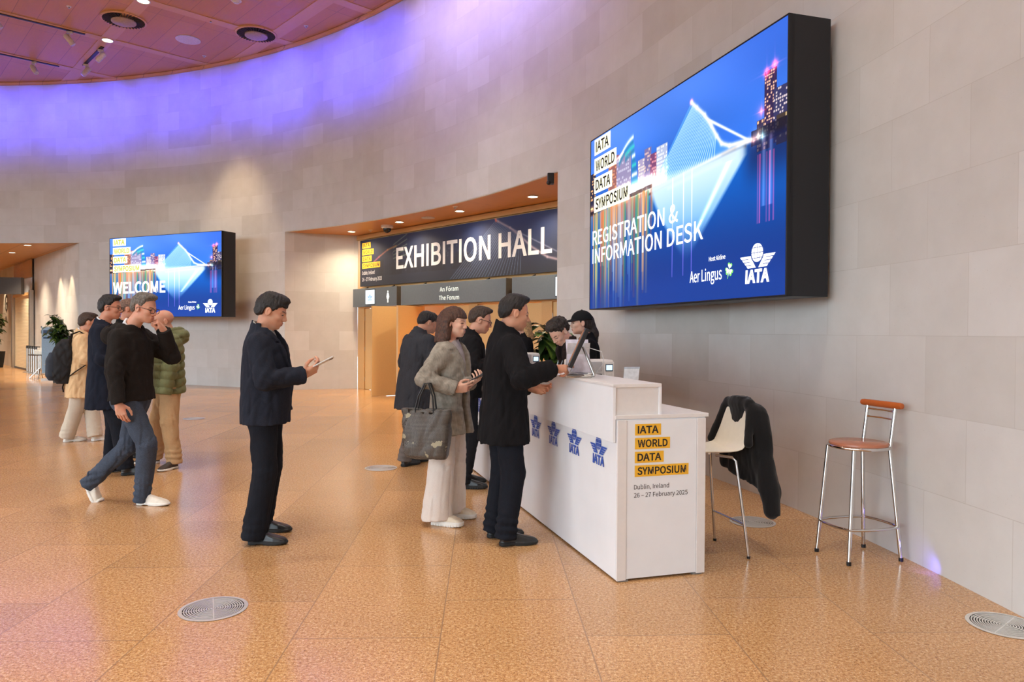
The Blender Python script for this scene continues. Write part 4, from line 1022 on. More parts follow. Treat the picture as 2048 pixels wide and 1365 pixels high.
# touch screens, printers, leaflet holder on the desk
def screen_glow(w, h):
    u, v = np.meshgrid((np.arange(w) + .5) / w, 1 - (np.arange(h) + .5) / h); im = IMG[::max(1, IMG.shape[0] // h), ::max(1, IMG.shape[1] // w)][:h, :w] * 0.8; return im
def monitor(a, b0, label):
    p = kpt(a, b0, HW); t = thing('touch_monitor', label, 'monitor', p, DKA - rad(111), 'touch monitors on the desk')
    # local +y points away from the standing visitor is -> screen faces local +x' (towards the visitor)
    T = TR(0, 0, 0, rad(0))
    S = Matrix.Translation((0.045, 0, 0.195)) @ Matrix.Rotation(rad(24), 4, 'Y')
    b = MB(); b.box((0, 0, 0), (0.030, 0.33, 0.275), S); b.build('panel', M_BLK, t, bevel=0.004)
    b = MB(); b.box((-0.016, 0, 0.004), (0.002, 0.30, 0.235), S); b.build('screen', glow('touch screen painted reflection', (190, 120, 70), 0.35), t)  # brownish reflection on the screen put in as a faint glow
    b = MB()
    b.tube([(0.08, 0, 0.19), (0.155, 0, 0.03), (0.150, 0, 0.010), (0.13, 0, 0.006), (-0.02, 0, 0.006)], 0.008, 10)
    for y in (-0.10, 0.10): b.tube([(0.075, y * 0.6, 0.20), (0.150, y, 0.016), (0.125, y, 0.006), (-0.03, y, 0.006)], 0.0065, 8)
    b.tube([(-0.03, -0.10, 0.006), (-0.03, 0.10, 0.006)], 0.0065, 8); b.build('stand', M_STEEL, t, smooth=True)
    b = MB(); b.tube([(0.02, 0.05, 0.075), (-0.01, 0.08, 0.03), (0.05, 0.10, 0.012), (0.16, 0.12, 0.010), (0.22, 0.05, 0.10), (0.20, 0.02, 0.17), (0.10, 0.0, 0.20)], 0.0028, 6); b.build('cable', plain('white cable', (220, 220, 218), 0.5), t, smooth=True)
    return t
M_PRN = plain('off white printer shell', (226, 222, 218), 0.45, var=0.01); M_PRNG = plain('grey printer front', (178, 176, 178), 0.5, var=0.01)
def printer(a, b0, label):
    p = kpt(a, b0, HT); t = thing('label_printer', label, 'printer', p, DKA, 'label printers on the desk')
    # front faces local -x (towards the camera end), width along local y (negative = towards the back of the desk)
    b = MB(); b.box((0.12, 0, 0.135), (0.22, 0.335, 0.262)); b.build('shell', M_PRN, t, bevel=0.012)
    b = MB(); b.box((0.008, 0.045, 0.215), (0.018, 0.225, 0.075)); b.build('lid_front', M_PRNG, t, bevel=0.004)
    b = MB(); b.box((0.006, 0.01, 0.120), (0.022, 0.150, 0.075)); s = b.build('output_slot', plain('dark slot', (26, 25, 26), 0.5), t, bevel=0.003)
    b = MB(); b.box((-0.006, 0.01, 0.095), (0.03, 0.135, 0.012)); b.build('tray_lip', M_BLK, s)
    b = MB(); b.box((0.004, 0.118, 0.122), (0.016, 0.05, 0.07)); b.build('cover_flap', M_PRN, t, bevel=0.003)
    b = MB(); b.box((0.002, -0.122, 0.150), (0.026, 0.085, 0.205)); f = b.build('control_panel', M_PRN, t, bevel=0.006)
    b = MB(); b.box((-0.012, -0.120, 0.205), (0.004, 0.062, 0.055)); d = b.build('display_frame', plain('slate bezel', (70, 78, 92), 0.4), f)
    b = MB(); b.box((-0.0145, -0.120, 0.207), (0.002, 0.050, 0.040)); b.build('display', glow('printer display', (190, 226, 246), 1.1), d)
    b = MB()
    for y, z in ((-0.100, 0.155), (-0.142, 0.155), (-0.120, 0.135), (-0.095, 0.120), (-0.120, 0.112), (-0.145, 0.120), (-0.120, 0.150)): b.lathe([(0.0045, 0), (0.0040, 0.002)], 10, TR(-0.0125, y, z, 0, 0, -PI / 2))
    b.build('buttons', M_PRNG, f)
    M = frame((-0.0015, 0.055, 0.214), (0, -1, 0), (0, 0, 1)); b = MB(); put_text(b, M, 'EPSON', 0, 0, 0.014, 0.066, 0.004, 'CENTER'); b.build('lettering', plain('grey print', (120, 120, 124), 0.5), t)
    return t
monitor(0.70, -0.005, 'nearest touch monitor on a wire stand, touched by the man in black coat')
printer(1.36, 0.445, 'nearest white label printer, its display lit, beside the touched monitor')
monitor(2.485, -0.005, 'black touch monitor on the second counter, hidden behind the man in the black coat')
printer(3.145, 0.445, 'white label printer on the second counter in front of the leafy plant')
monitor(4.27, -0.005, 'touch monitor on the farthest counter between the woman and the man in the black coat')
printer(4.90, 0.445, 'white label printer on the farthest counter beyond the man in glasses')
def holder(a, b0, label, z=HT, rz=0.0):
    t = thing('leaflet_holder', label, 'sign holder', kpt(a, b0, z), DKA + PI / 2 + rz, 'white card holders on the desk')
    M = TR(0, 0, 0, 0, rad(-8))
    b = MB(); b.box((0, 0, 0.122), (0.122, 0.004, 0.235), M); b.build('card', plain('white card', (232, 234, 238), 0.4), t)
    b = MB(); b.box((0, 0, 0.243), (0.124, 0.008, 0.012), M); b.box((0, -0.03, 0.003), (0.12, 0.08, 0.005)); b.build('acrylic_edge', plain('acrylic', (198, 204, 214), 0.15), t); return t
holder(0.70, 0.42, 'white card in a clear holder standing alone near the end of the desk', HT, rad(8))
t = thing('leaflet_stand', 'white folded card with a small amber mark propped up behind the near touch monitor', 'sign holder', kpt(0.95, 0.12, HW), DKA + PI / 2)
b = MB(); b.box((0, 0.03, 0.115), (0.17, 0.003, 0.235), TR(0, 0, 0, 0, rad(-10))); b.build('front_card', plain('white card', (232, 230, 232), 0.5), t)
b = MB(); b.box((0, 0.09, 0.115), (0.17, 0.003, 0.235), TR(0, 0, 0, 0, rad(14))); b.build('back_card', plain('lilac white card', (226, 222, 236), 0.5), t)
b = MB(); b.box((-0.05, 0.027, 0.07), (0.03, 0.003, 0.02), TR(0, 0, 0, 0, rad(-10))); b.build('amber_mark', P_YEL, t)

# ------------------------------------------------------------------ stools
t = thing('bar_stool', 'chrome bar stool with a round red-brown seat and wooden top rail against the wall', 'bar stool', (2.255, 4.68, 0))
off = Vector((2.255, 4.68, 0)); R4 = lambda p, z: (p[0] - off.x, p[1] - off.y, z)
SH = 0.735; FE = [(2.035, 4.77), (2.115, 4.485), (2.49, 4.575), (2.395, 4.87)]; TP = [(2.095, 4.755), (2.165, 4.54), (2.425, 4.605), (2.355, 4.82)]
for i, (a, c) in enumerate(zip(FE, TP)):
    b = MB(); pts = [R4(a, 0.008), R4(c, SH - 0.02)]
    if i in (2, 3):    # the two legs that run on up as back posts
        k = 0.075; pts += [(pts[1][0] + 0.008, pts[1][1] + 0.002, SH + 0.02), (pts[1][0] + k * 0.55, pts[1][1] + 0.012, SH + 0.255)]
    b.tube(pts, 0.0125, 12); l = b.build('leg', M_CHROME, t, smooth=True)
    b = MB(); b.lathe([(0.0145, 0), (0.0145, 0.022), (0.012, 0.024)], 12, Matrix.Translation(R4(a, 0.0))); b.build('rubber_foot', M_BLK, l)
b = MB(); b.lathe([(0.0, 0.016), (0.165, 0.016), (0.178, 0.010), (0.180, 0.0), (0.174, -0.010), (0.0, -0.012)], 40, Matrix.Translation((0.005, 0, SH))); b.build('seat', wood_mat('red brown seat', (186, 120, 92), (180, 114, 86), 0.4, 9, 9, 0, 0.18, 1.2), t, smooth=True)
b = MB(); b.tube([(0.005 + 0.178 * math.cos(2 * PI * i / 36), 0.178 * math.sin(2 * PI * i / 36), SH - 0.014) for i in range(36)], 0.011, 10, True); b.build('seat_ring', M_CHROME, t, smooth=True)
pA, pB = Vector(R4(TP[2], 0)) + Vector((0.04, 0.012, SH + 0.255)), Vector(R4(TP[3], 0)) + Vector((0.04, 0.012, SH + 0.255))
dv = (pB - pA).normalized()
b = MB(); b.tube([pA - dv * 0.055, pA - dv * 0.05, pA - dv * 0.03, pB + dv * 0.03, pB + dv * 0.05, pB + dv * 0.055], [0.012, 0.019, 0.022, 0.022, 0.019, 0.012], 14); b.build('top_rail', wood_mat('orange rail', (190, 98, 46), (180, 90, 40), 0, 9, 9, 0, 0.2, 1.0), t, smooth=True)
for zz, f in ((0.165, 0.62), (0.215, 0.82)):
    a = Vector(R4(TP[2], SH + zz)) + Vector((0.04 * f, 0.01, 0)); c = Vector(R4(TP[3], SH + zz)) + Vector((0.04 * f, 0.01, 0)); md = (a + c) / 2 + Vector((0.02, 0.004, 0))
    b = MB(); b.tube([a, md, c], 0.0065, 8); b.build('back_rung', M_CHROME, t, smooth=True)
b = MB(); zr = 0.215; ring = []
for i in range(4):
    f = zr / SH; ring.append(Vector(R4((FE[i][0] + (TP[i][0] - FE[i][0]) * f, FE[i][1] + (TP[i][1] - FE[i][1]) * f), zr)))
loop = []
for i in range(4):
    a, c = ring[i], ring[(i + 1) % 4]; m = (a + c) / 2; loop += [a * 1.03, a * 0.75 + c * 0.25 + m * 0.16 * 1, m * 1.18, a * 0.25 + c * 0.75 + m * 0.16]
for p in loop: p.z = zr
b.tube(loop, 0.009, 10, True); b.build('foot_ring', M_CHROME, t, smooth=True)

# white shell bar chair behind the desk with a jacket over its back
CC = (1.288, 4.758); CA = rad(195)      # faces the desk
t = thing('bar_chair', 'white shell bar chair on thin chrome legs behind the near end of the desk', 'bar chair', (CC[0], CC[1], 0), CA)
prof = [(0.20, 0.655), (0.17, 0.672), (0.05, 0.668), (-0.10, 0.662), (-0.165, 0.675), (-0.20, 0.72), (-0.225, 0.80), (-0.245, 0.90), (-0.255, 0.975)]
wid = [0.165, 0.185, 0.19, 0.19, 0.19, 0.188, 0.18, 0.150, 0.10]
def shell(off, mb):
    vs = []; fs = []; N = 9
    for (x, z), w in zip(prof, wid):
        for j in range(N):
            s_ = -1 + 2 * j / (N - 1); cup = 0.022 * s_ * s_
            vs.append((x + (cup if z > 0.7 else 0) + off * (0.5 if z > 0.7 else 0), s_ * w, z + (cup if z <= 0.7 else 0) + off * (0 if z > 0.7 else 1)))
    for i in range(len(prof) - 1):
        for j in range(N - 1): fs.append((i * N + j, i * N + j + 1, (i + 1) * N + j + 1, (i + 1) * N + j))
    mb.add(vs, fs)
b = MB(); shell(0, b); o = b.build('shell', plain('cream white shell', (236, 230, 214), 0.35, var=0.01), t, smooth=True); md = o.modifiers.new('thickness', 'SOLIDIFY'); md.thickness = 0.012; md = o.modifiers.new('round', 'SUBSURF'); md.levels = 1; md.render_levels = 1
for sx, sy in ((1, 1), (1, -1), (-1, 1), (-1, -1)):
    b = MB(); b.tube([(sx * 0.05, sy * 0.04, 0.645), (sx * 0.105, sy * 0.145, 0.645), (sx * 0.125, sy * 0.160, 0.625), (sx * 0.150, sy * 0.178, 0.40), (sx * 0.195, sy * 0.205, 0.008)], 0.0095, 10); l = b.build('leg', M_CHROME, t, smooth=True)
    b = MB(); b.lathe([(0.011, 0), (0.011, 0.016)], 10, Matrix.Translation((sx * 0.195, sy * 0.205, 0))); b.build('rubber_foot', M_BLK, l)
b = MB()
for sx in (1, -1): b.tube([(sx * 0.172, -0.192, 0.215), (sx * 0.172, 0.192, 0.215)], 0.007, 8)
b.build('foot_rail', M_CHROME, t, smooth=True)
# jacket over the back
F_JKT = cloth('black jacket cloth', (24, 23, 24), sheen=0.15)
jt = thing('draped_jacket', 'black jacket hung over the back of the white bar chair', 'jacket', (CC[0], CC[1], 0), CA)
v = Vol.box((-0.46, -0.36, 0.10), (0.02, 0.36, 1.06), 0.008)
v.op(clipped(loft([(0.40, 0.215, 0.060, -0.315), (0.60, 0.225, 0.062, -0.310), (0.80, 0.225, 0.06, -0.295), (0.93, 0.19, 0.058, -0.283), (1.0, 0.11, 0.055, -0.262), (1.02, 0.05, 0.04, -0.26)], 2.6), lambda X, Y, Z: 0.44 + 0.20 * (0.2 - Y) * (Y < 0.2) - Z + 0 * X))
v.op(cap((-0.275, 0.15, 0.93), (-0.33, 0.235, 0.42), 0.055, 0.06), 0.03); v.op(cap((-0.33, 0.235, 0.44), (-0.335, 0.25, 0.31), 0.058, 0.05), 0.02)
v.op(cap((-0.275, -0.15, 0.93), (-0.31, -0.225, 0.56), 0.055, 0.055), 0.03)
v.op(cap((-0.24, -0.14, 0.96), (-0.165, -0.205, 0.72), 0.024, 0.026), 0.02); v.op(cap((-0.24, 0.14, 0.96), (-0.185, 0.205, 0.74), 0.024, 0.026), 0.02); v.op(cap((-0.245, -0.12, 0.985), (-0.245, 0.12, 0.985), 0.034), 0.02)
f1 = folds(21, 0.14, 0.005); f2 = folds(22, 0.08, 0.002); v.warp(lambda X, Y, Z: f1(X, Y, Z * 0.3) + f2(X, Y, Z * 0.4))
surf('cloth_body', v.mesh(), F_JKT, jt)
v = Vol.box((-0.40, 0.16, 0.22), (-0.26, 0.34, 0.36), 0.006); v.op(cap((-0.335, 0.25, 0.33), (-0.337, 0.252, 0.285), 0.049, 0.047)); v.cut(lambda X, Y, Z: np.maximum(0.285 - Z, Z - 0.33) + 0 * X + 0 * Y); surf('cuff', v.mesh(), F_JKT, jt)

# ------------------------------------------------------------------ plants, posts, table and shutter in the passage
M_LEAF = plain('ficus leaf', (50, 78, 34), 0.35, var=0.25, vs=8); M_LEAFL = plain('light leaf', (92, 118, 44), 0.35, var=0.2, vs=8); M_BARK = plain('grey bark', (110, 92, 70), 0.8)
M_POT = plain('black planter', (22, 21, 22), 0.3, var=0.03); M_SOIL = plain('soil', (46, 34, 26), 0.9)
def leaf_at(mb, p, d, L, w, droop, rnd):
    d = Vector(d).normalized(); side = d.cross(Vector((0, 0, 1)));
    if side.length < 0.1: side = Vector((1, 0, 0))
    side.normalize(); up = side.cross(d); p = Vector(p); vs = []; n = 6
    for i in range(n + 1):
        t = i / n; c = p + d * (L * t) - Vector((0, 0, 1)) * droop * L * t * t; ww = w * math.sin(PI * min(0.999, t ** 0.8 + 0.02)) ** 0.8 + 0.001
        vs += [c - side * ww + up * ww * 0.25, c, c + side * ww + up * ww * 0.25]
    fs = []
    for i in range(n): a = i * 3; fs += [(a, a + 1, a + 4, a + 3), (a + 1, a + 2, a + 5, a + 4)]
    mb.add(vs, fs)
def plant(label, loc, H, spread, nleaf, seed, pot_h=0.62, pot_w=0.19, base=0.45, leafL=0.17, pot_dark=True, group='potted leafy plants'):
    g = random.Random(seed); t = thing('potted_plant', label, 'plant', loc, 0, group)
    b = MB(); q = [(-1, -1), (1, -1), (1, 1), (-1, 1)]; w0, w1 = pot_w * 0.72, pot_w
    vs = [(x * w0, y * w0, 0) for x, y in q] + [(x * w1, y * w1, pot_h) for x, y in q] + [(x * (w1 - 0.02), y * (w1 - 0.02), pot_h) for x, y in q] + [(x * (w1 - 0.025), y * (w1 - 0.025), pot_h - 0.06) for x, y in q]
    fs = [(3, 2, 1, 0)] + [(k * 4 + i, k * 4 + (i + 1) % 4, k * 4 + 4 + (i + 1) % 4, k * 4 + 4 + i) for k in range(3) for i in range(4)]
    b.add(vs, fs); b.build('pot', M_POT, t, bevel=0.006)
    b = MB(); b.box((0, 0, pot_h - 0.05), (pot_w * 1.8, pot_w * 1.8, 0.02)); b.build('soil', M_SOIL, t)
    st = MB(); lf = MB(); tips = []
    for k in range(4):
        a = g.uniform(0, 6.28); r = spread * g.uniform(0.1, 0.55); top = H * g.uniform(0.80, 0.98)
        pts = [(0.03 * math.cos(a), 0.03 * math.sin(a), pot_h - 0.06)] + [(r * f * math.cos(a + f * 0.5) + g.uniform(-.02, .02), r * f * math.sin(a + f * 0.5) + g.uniform(-.02, .02), pot_h + (top - pot_h) * f) for f in (0.35, 0.7, 1.0)]
        st.tube(pts, [0.014, 0.011, 0.008, 0.005], 7); tips.append(pts)
        for _ in range(5):
            f = g.uniform(0.4, 1.0); i = min(2, int(f * 3)); p = Vector(pts[i]).lerp(Vector(pts[i + 1]), f * 3 - i if i < 2 else g.random())
            aa = g.uniform(0, 6.28); e = p + Vector((math.cos(aa), math.sin(aa), g.uniform(0.1, 0.7))) * spread * g.uniform(0.4, 0.8); st.tube([p, (p + e) / 2 + Vector((0, 0, 0.02)), e], [0.006, 0.005, 0.003], 6); tips.append([p, (p + e) / 2, e])
    st.build('stems', M_BARK, t, smooth=True)
    for _ in range(nleaf):
        br = g.choice(tips); i = g.randrange(len(br) - 1); p = Vector(br[i]).lerp(Vector(br[i + 1]), g.random())
        if p.z < pot_h + (H - pot_h) * (base - 0.25): continue
        aa = g.uniform(0, 6.28); lf.cur = 1 if g.random() < 0.25 else 0
        leaf_at(lf, p, (math.cos(aa), math.sin(aa), g.uniform(-0.3, 0.5)), leafL * g.uniform(0.7, 1.25), leafL * 0.30, g.uniform(0.2, 0.9), g)
    lf.build('foliage', [M_LEAF, M_LEAFL], t, smooth=True); return t
plant('leafy plant in a tapered black pot at the left edge beside the shutter', ppt(10.1, 0.52), 2.10, 0.36, 150, 3, 0.60, 0.18)
plant('big leafy plant behind the person in the camel coat', (-12.2, 19.5, 0), 1.92, 0.40, 210, 8, 0.55, 0.20, 0.40, 0.21)
plant('glossy broad-leaved plant behind the reception desk by the pier', (0.52, 9.1, 0), 1.68, 0.34, 190, 12, 0.55, 0.18, 0.4, 0.22)
# shutter with its guide, clear band and header
t = thing('roller_shutter', 'closed cream roller shutter in the passage wall with a clear band above', 'shutter', ppt(6.55, 0.05)); t.rotation_euler = M_PF.to_euler()
ws, hs_ = 3.35, 2.62; ws0 = -2.95
b = MB(); nsl = 52
vs = []; fs = []
for i in range(nsl * 4 + 1):
    y = hs_ * i / (nsl * 4); z = (0.0, 0.005, 0.006, 0.004)[i % 4]; vs += [(ws0, y, z), (ws0 + ws - 0.15, y, z)]
for i in range(nsl * 4): fs.append((2 * i, 2 * i + 1, 2 * i + 3, 2 * i + 2))
b.add(vs, fs); b.build('slat_curtain', plain('cream slats', (232, 218, 188), 0.4, var=0.02), t)
b = MB(); b.box((ws0 + ws / 2 - 0.07, hs_ + 0.03, 0.03), (ws, 0.10, 0.08)); b.build('header', M_FRAME, t)
b = MB(); b.box((ws0 + ws / 2 - 0.07, hs_ + 0.33, 0.02), (ws, 0.48, 0.02)); b.build('clear_band', plain('frosted band', (196, 206, 222), 0.15, var=0.02), t)
b = MB(); b.box((ws0 + ws / 2 - 0.07, (hs_ + 0.57 + HS) / 2 + 0.0, 0.02), (ws, HS - hs_ - 0.60, 0.02)); b.build('upper_panel', plain('glass with painted wood reflection', (176, 128, 84), 0.12, var=0.03), t)  # upper glass; the wood it reflects is painted in as its brown colour
for x in (ws0 - 0.10, ws0 + ws - 0.10):
    b = MB(); b.box((x, HS * 0.36, 0.04), (0.16, HS * 0.72, 0.12)); b.build('guide_rail', M_STEEL, t)
b = MB(); b.box((ws0 + ws / 2 - 0.07, 0.03, 0.012), (ws - 0.1, 0.06, 0.04)); b.build('bottom_bar', M_DARKG, t)
# marks on the passage wall
t = thing('wall_mark', 'large dark letter G on the passage wall above the left-edge plant', 'wall lettering', ppt(12.0, 0.012, 2.15)); t.rotation_euler = M_PF.to_euler()
b = MB(); put_text(b, I4, 'G', 0, 0, 0.62, None, 0.01, 'LEFT'); o = b.build('letter', plain('dark letter', (60, 56, 56), 0.5), t); md = o.modifiers.new('thickness', 'SOLIDIFY'); md.thickness = 0.01
b = MB(); b.lathe([(0.0, 0.0), (0.09, 0.0), (0.09, 0.004), (0.0, 0.004)], 20, Matrix.Translation((0.24, -0.30, 0))); b.build('dot', plain('dark letter', (60, 56, 56), 0.5), t)
t = thing('door_controls', 'small dark switches on the stone right of the shutter', 'switch', ppt(5.0, 0.01, 1.35)); t.rotation_euler = M_PF.to_euler()
for y, h in ((0.0, 0.10), (0.16, 0.06)):
    b = MB(); b.box((0, y, 0.01), (0.06, h, 0.02)); b.build('switch_plate', M_DARKG, t)
# hanging sign in the passage
t = thing('passage_sign', 'plain dark grey sign box hanging in the passage at the left edge', 'sign', (-16.75, 23.4, 2.56)); sx = 2.6
b = MB(); b.box((-0.45, 0, 0.28), (sx, 0.16, 0.54)); b.build('sign_box', plain('charcoal sign', (70, 66, 64), 0.5, var=0.03), t, bevel=0.004)
b = MB()
for x in (-1.4,): b.tube([(x, 0, 0.55), (x, 0, HS - 2.56)], 0.012, 8)
b.build('hanger_rod', M_STEEL, t)
# barrier posts
def barrier(x, y, label):
    t = thing('barrier_post', label, 'barrier post', (x, y, 0), 0, 'retractable barrier posts by the passage wall')
    b = MB(); b.lathe([(0.15, 0.0), (0.15, 0.012), (0.06, 0.028), (0.035, 0.03)], 24); b.build('base', M_STEEL, t, smooth=True)
    b = MB(); b.lathe([(0.034, 0.028), (0.034, 0.80)], 18); b.build('post', M_STEEL, t, smooth=True)
    b = MB(); b.lathe([(0.038, 0.80), (0.038, 0.875), (0.030, 0.89)], 18); b.build('belt_head', M_BLK, t, smooth=True)
    b = MB(); b.box((0.0, -0.036, 0.84), (0.05, 0.006, 0.05)); b.build('belt_clip', M_DARKG, t); return t
b0 = barrier(*ppt(6.0, 0.24)[:2], 'leftmost steel barrier post, in front of the shutter')
for i, lb in enumerate(('second steel barrier post from the left, in front of the shutter', 'third steel barrier post from the left, by the shutter edge', 'fourth steel barrier post from the left, right of the shutter', 'fifth steel barrier post from the left, behind the small table', 'rightmost steel barrier post, nearest the big leafy plant')): dup(b0, ppt(5.63 - 0.37 * i, 0.24), 0, lb)
t = thing('high_table', 'small dark-topped round table with cups standing before the barrier posts', 'table', (-13.72, 20.95, 0))
b = MB(); b.lathe([(0.0, 0.68), (0.30, 0.68), (0.305, 0.69), (0.30, 0.705), (0.0, 0.705)], 32); b.build('table_top', plain('dark top', (50, 44, 40), 0.3), t, smooth=True)
b = MB(); b.lathe([(0.03, 0.26), (0.03, 0.68)], 14); b.build('column', M_CHROME, t, smooth=True)
for k in range(4):
    a = k * PI / 2 + 0.4; b = MB(); b.tube([(0.03 * math.cos(a), 0.03 * math.sin(a), 0.30), (0.28 * math.cos(a), 0.28 * math.sin(a), 0.012)], 0.014, 8); b.build('leg', M_CHROME, t, smooth=True)
t = thing('cup_stack', 'white box of cups on the small round table', 'cup stack', (-13.66, 20.9, 0.705))
b = MB(); b.box((0, 0, 0.06), (0.30, 0.20, 0.12)); b.build('box', plain('white card box', (226, 220, 208), 0.5), t, bevel=0.005)
b = MB()
for x in (-0.08, 0.0, 0.08): b.lathe([(0.030, 0.12), (0.038, 0.20), (0.036, 0.20), (0.0, 0.125)], 14, Matrix.Translation((x, 0, 0)))
b.build('cups', plain('white cup', (232, 228, 220), 0.4), t, smooth=True)
t = thing('information_panel', 'pale blue free-standing information panel half hidden by the big leafy plant', 'display panel', (-12.98, 20.25, 0), rad(25))
b = MB(); b.box((0, 0, 0.85), (0.42, 0.05, 1.3)); pn = b.build('panel', plain('pale blue print', (150, 182, 208), 0.5, var=0.03), t, bevel=0.005)
b = MB(); b.box((0, -0.027, 1.36), (0.34, 0.004, 0.10)); b.box((-0.03, -0.027, 1.2), (0.28, 0.004, 0.05)); b.build('dark_print', plain('dark blue print', (60, 84, 120), 0.5), pn)
b = MB(); b.box((0, 0, 0.05), (0.42, 0.30, 0.02)); b.box((0, 0, 0.075), (0.1, 0.1, 0.06)); b.box((0, 0, 0.02), (0.42, 0.30, 0.04)); b.build('base', M_STEEL, t)
# ------------------------------------------------------------------ people
HAIRLINE = {  # forward position -> lowest height of the hair (head frame, metres)
    'short': ([-0.12, -0.085, -0.045, -0.03, -0.012, 0.018, 0.03, 0.05, 0.066, 0.085], [-0.062, -0.062, -0.040, 0.012, 0.018, 0.006, 0.022, 0.035, 0.062, 0.070]),
    'high': ([-0.12, -0.085, -0.045, -0.03, -0.012, 0.018, 0.03, 0.05, 0.066, 0.085], [-0.050, -0.050, -0.024, 0.020, 0.024, 0.012, 0.030, 0.048, 0.076, 0.086]),
    'fringe': ([-0.12, -0.085, -0.045, -0.03, -0.012, 0.018, 0.03, 0.05, 0.066, 0.085], [-0.062, -0.062, -0.040, 0.012, 0.018, 0.000, 0.012, 0.022, 0.038, 0.042]),
}
def make_hair(parent, fr, s, style, mat, th=0.011, seed=1, name='hair', quiff=0.0, h=0.0042):
    R, o = fr; line = 'short'
    if style in HAIRLINE: line = style
    lo, hi = V3(-0.16, -0.13, -0.16) * s, V3(0.14, 0.13, 0.17) * s
    if style in ('bob', 'long', 'tail'): lo = V3(-0.22, -0.16, -0.30 if style == 'bob' else -0.42)
    v = Vol.box(lo, hi, h)
    E = lambda c, r: ell(V3(*c) * s, V3(*r) * s)
    v.op(E((-0.013, 0, 0.034), (0.097 + th, 0.0745 + th * 0.75, 0.083 + th)), 0)
    v.op(E((-0.052, 0, -0.020), (0.052 + th, 0.056 + th * 0.6, 0.060)), 0.02)
    if quiff: v.op(E((0.045, 0, 0.098), (0.052, 0.060, 0.022 + quiff)), 0.02); v.op(E((0.0, 0, 0.108), (0.075, 0.062, 0.016 + quiff)), 0.02)
    xs, zs = HAIRLINE[line]
    if style in ('bob', 'long', 'tail'):
        zs = [-0.2, -0.2, -0.2, -0.2, -0.2, -0.2, 0.02, 0.030, 0.034, 0.036] if style == 'bob' else [-0.2, -0.2, -0.1, -0.06, -0.02, 0.0, 0.028, 0.050, 0.066, 0.074]
        if style == 'bob':
            for y in (-1, 1): v.op(cap(V3(-0.02, y * 0.073, 0.03) * s, V3(-0.03, y * 0.085, -0.165) * s, 0.030, 0.040), 0.03)
            v.op(cap(V3(-0.07, 0, 0.0) * s, V3(-0.085, 0, -0.17) * s, 0.075, 0.072), 0.04)
            for y in (-1, 1): v.op(cap(V3(-0.06, y * 0.05, 0.0) * s, V3(-0.075, y * 0.065, -0.17) * s, 0.045, 0.048), 0.03)
        elif style == 'long':
            v.op(cap(V3(-0.075, 0, 0.0) * s, V3(-0.115, 0, -0.33) * s, 0.068, 0.060), 0.04)
            for y in (-1, 1): v.op(cap(V3(-0.045, y * 0.06, 0.0) * s, V3(-0.085, y * 0.085, -0.30) * s, 0.032, 0.035), 0.04)
        else:
            v.op(cap(V3(-0.095, 0, 0.02) * s, V3(-0.135, 0.0, -0.12) * s, 0.040, 0.038), 0.03)
            v.op(cap(V3(-0.130, 0.0, -0.10) * s, V3(-0.150, 0.0, -0.33) * s, 0.040, 0.022), 0.03)
    if style not in ('bob', 'long', 'tail'):
        xa0, za0 = np.array(xs) * s, np.array(zs) * s; tw = 0.018 if style == 'fringe' else 0.042
        def fade(X, Y, Z):
            t = np.clip((Z - np.interp(X, xa0, za0) - 0.012 * s * (X > 0.045 * s) * (np.abs(Y) / 0.06) ** 2) / (tw * np.where(X > 0.03, 0.9, 1.0)), 0, 1); t = t * t * (3 - 2 * t)
            return (1 - t) * (th + quiff * np.where(X > 0.03, 0.9, 0.0) - 0.0015) + 0 * Y
        v.warp(fade)
    n = folds(seed, 0.030, 0.0022); n2 = folds(seed + 5, 0.012, 0.0013)
    v.warp(lambda X, Y, Z: n(X, Y, Z * 0.5 + X * 0.4) + n2(X, Y, Z * 0.4))
    if style == 'curly':
        g = np.random.RandomState(seed); k = g.randn(4, 3) * 170
        v.warp(lambda X, Y, Z: 0.0030 * sum(np.sin(q[0] * X + q[1] * Y + q[2] * Z + i) for i, q in enumerate(k)))
    xa, za = np.array(xs) * s, np.array(zs) * s
    v.cut(lambda X, Y, Z: (np.interp(X, xa, za) + (0.012 * s) * (X > 0.045 * s) * (np.abs(Y) / 0.06) ** 2 - Z) * 0.8 + 0 * Y)
    # never below the scalp: hollow the face side
    if style in ('bob', 'long', 'tail'):
        v.op(E((0.062, 0, -0.055), (0.062, 0.066, 0.088)), 0.01, 's')
        v.op(cap(V3(0.03, 0, -0.1) * s, V3(0.03, 0, -0.25) * s, 0.062), 0.01, 's')
        if style == 'bob':
            jag = folds(seed + 9, 0.03, 0.012); v.cut(lambda X, Y, Z: -0.155 * s - Z + jag(X, Y, Z * 0.1) + 0 * X + (X > 0) * 0.02)
            for y in (-1,): v.op(E((0.018, y * 0.088, -0.02), (0.020, 0.030, 0.034)), 0.01, 's')
        if style == 'long':
            pass
    vs, q = v.mesh()
    return surf(name, (vs @ R.T + o, q), mat, parent)

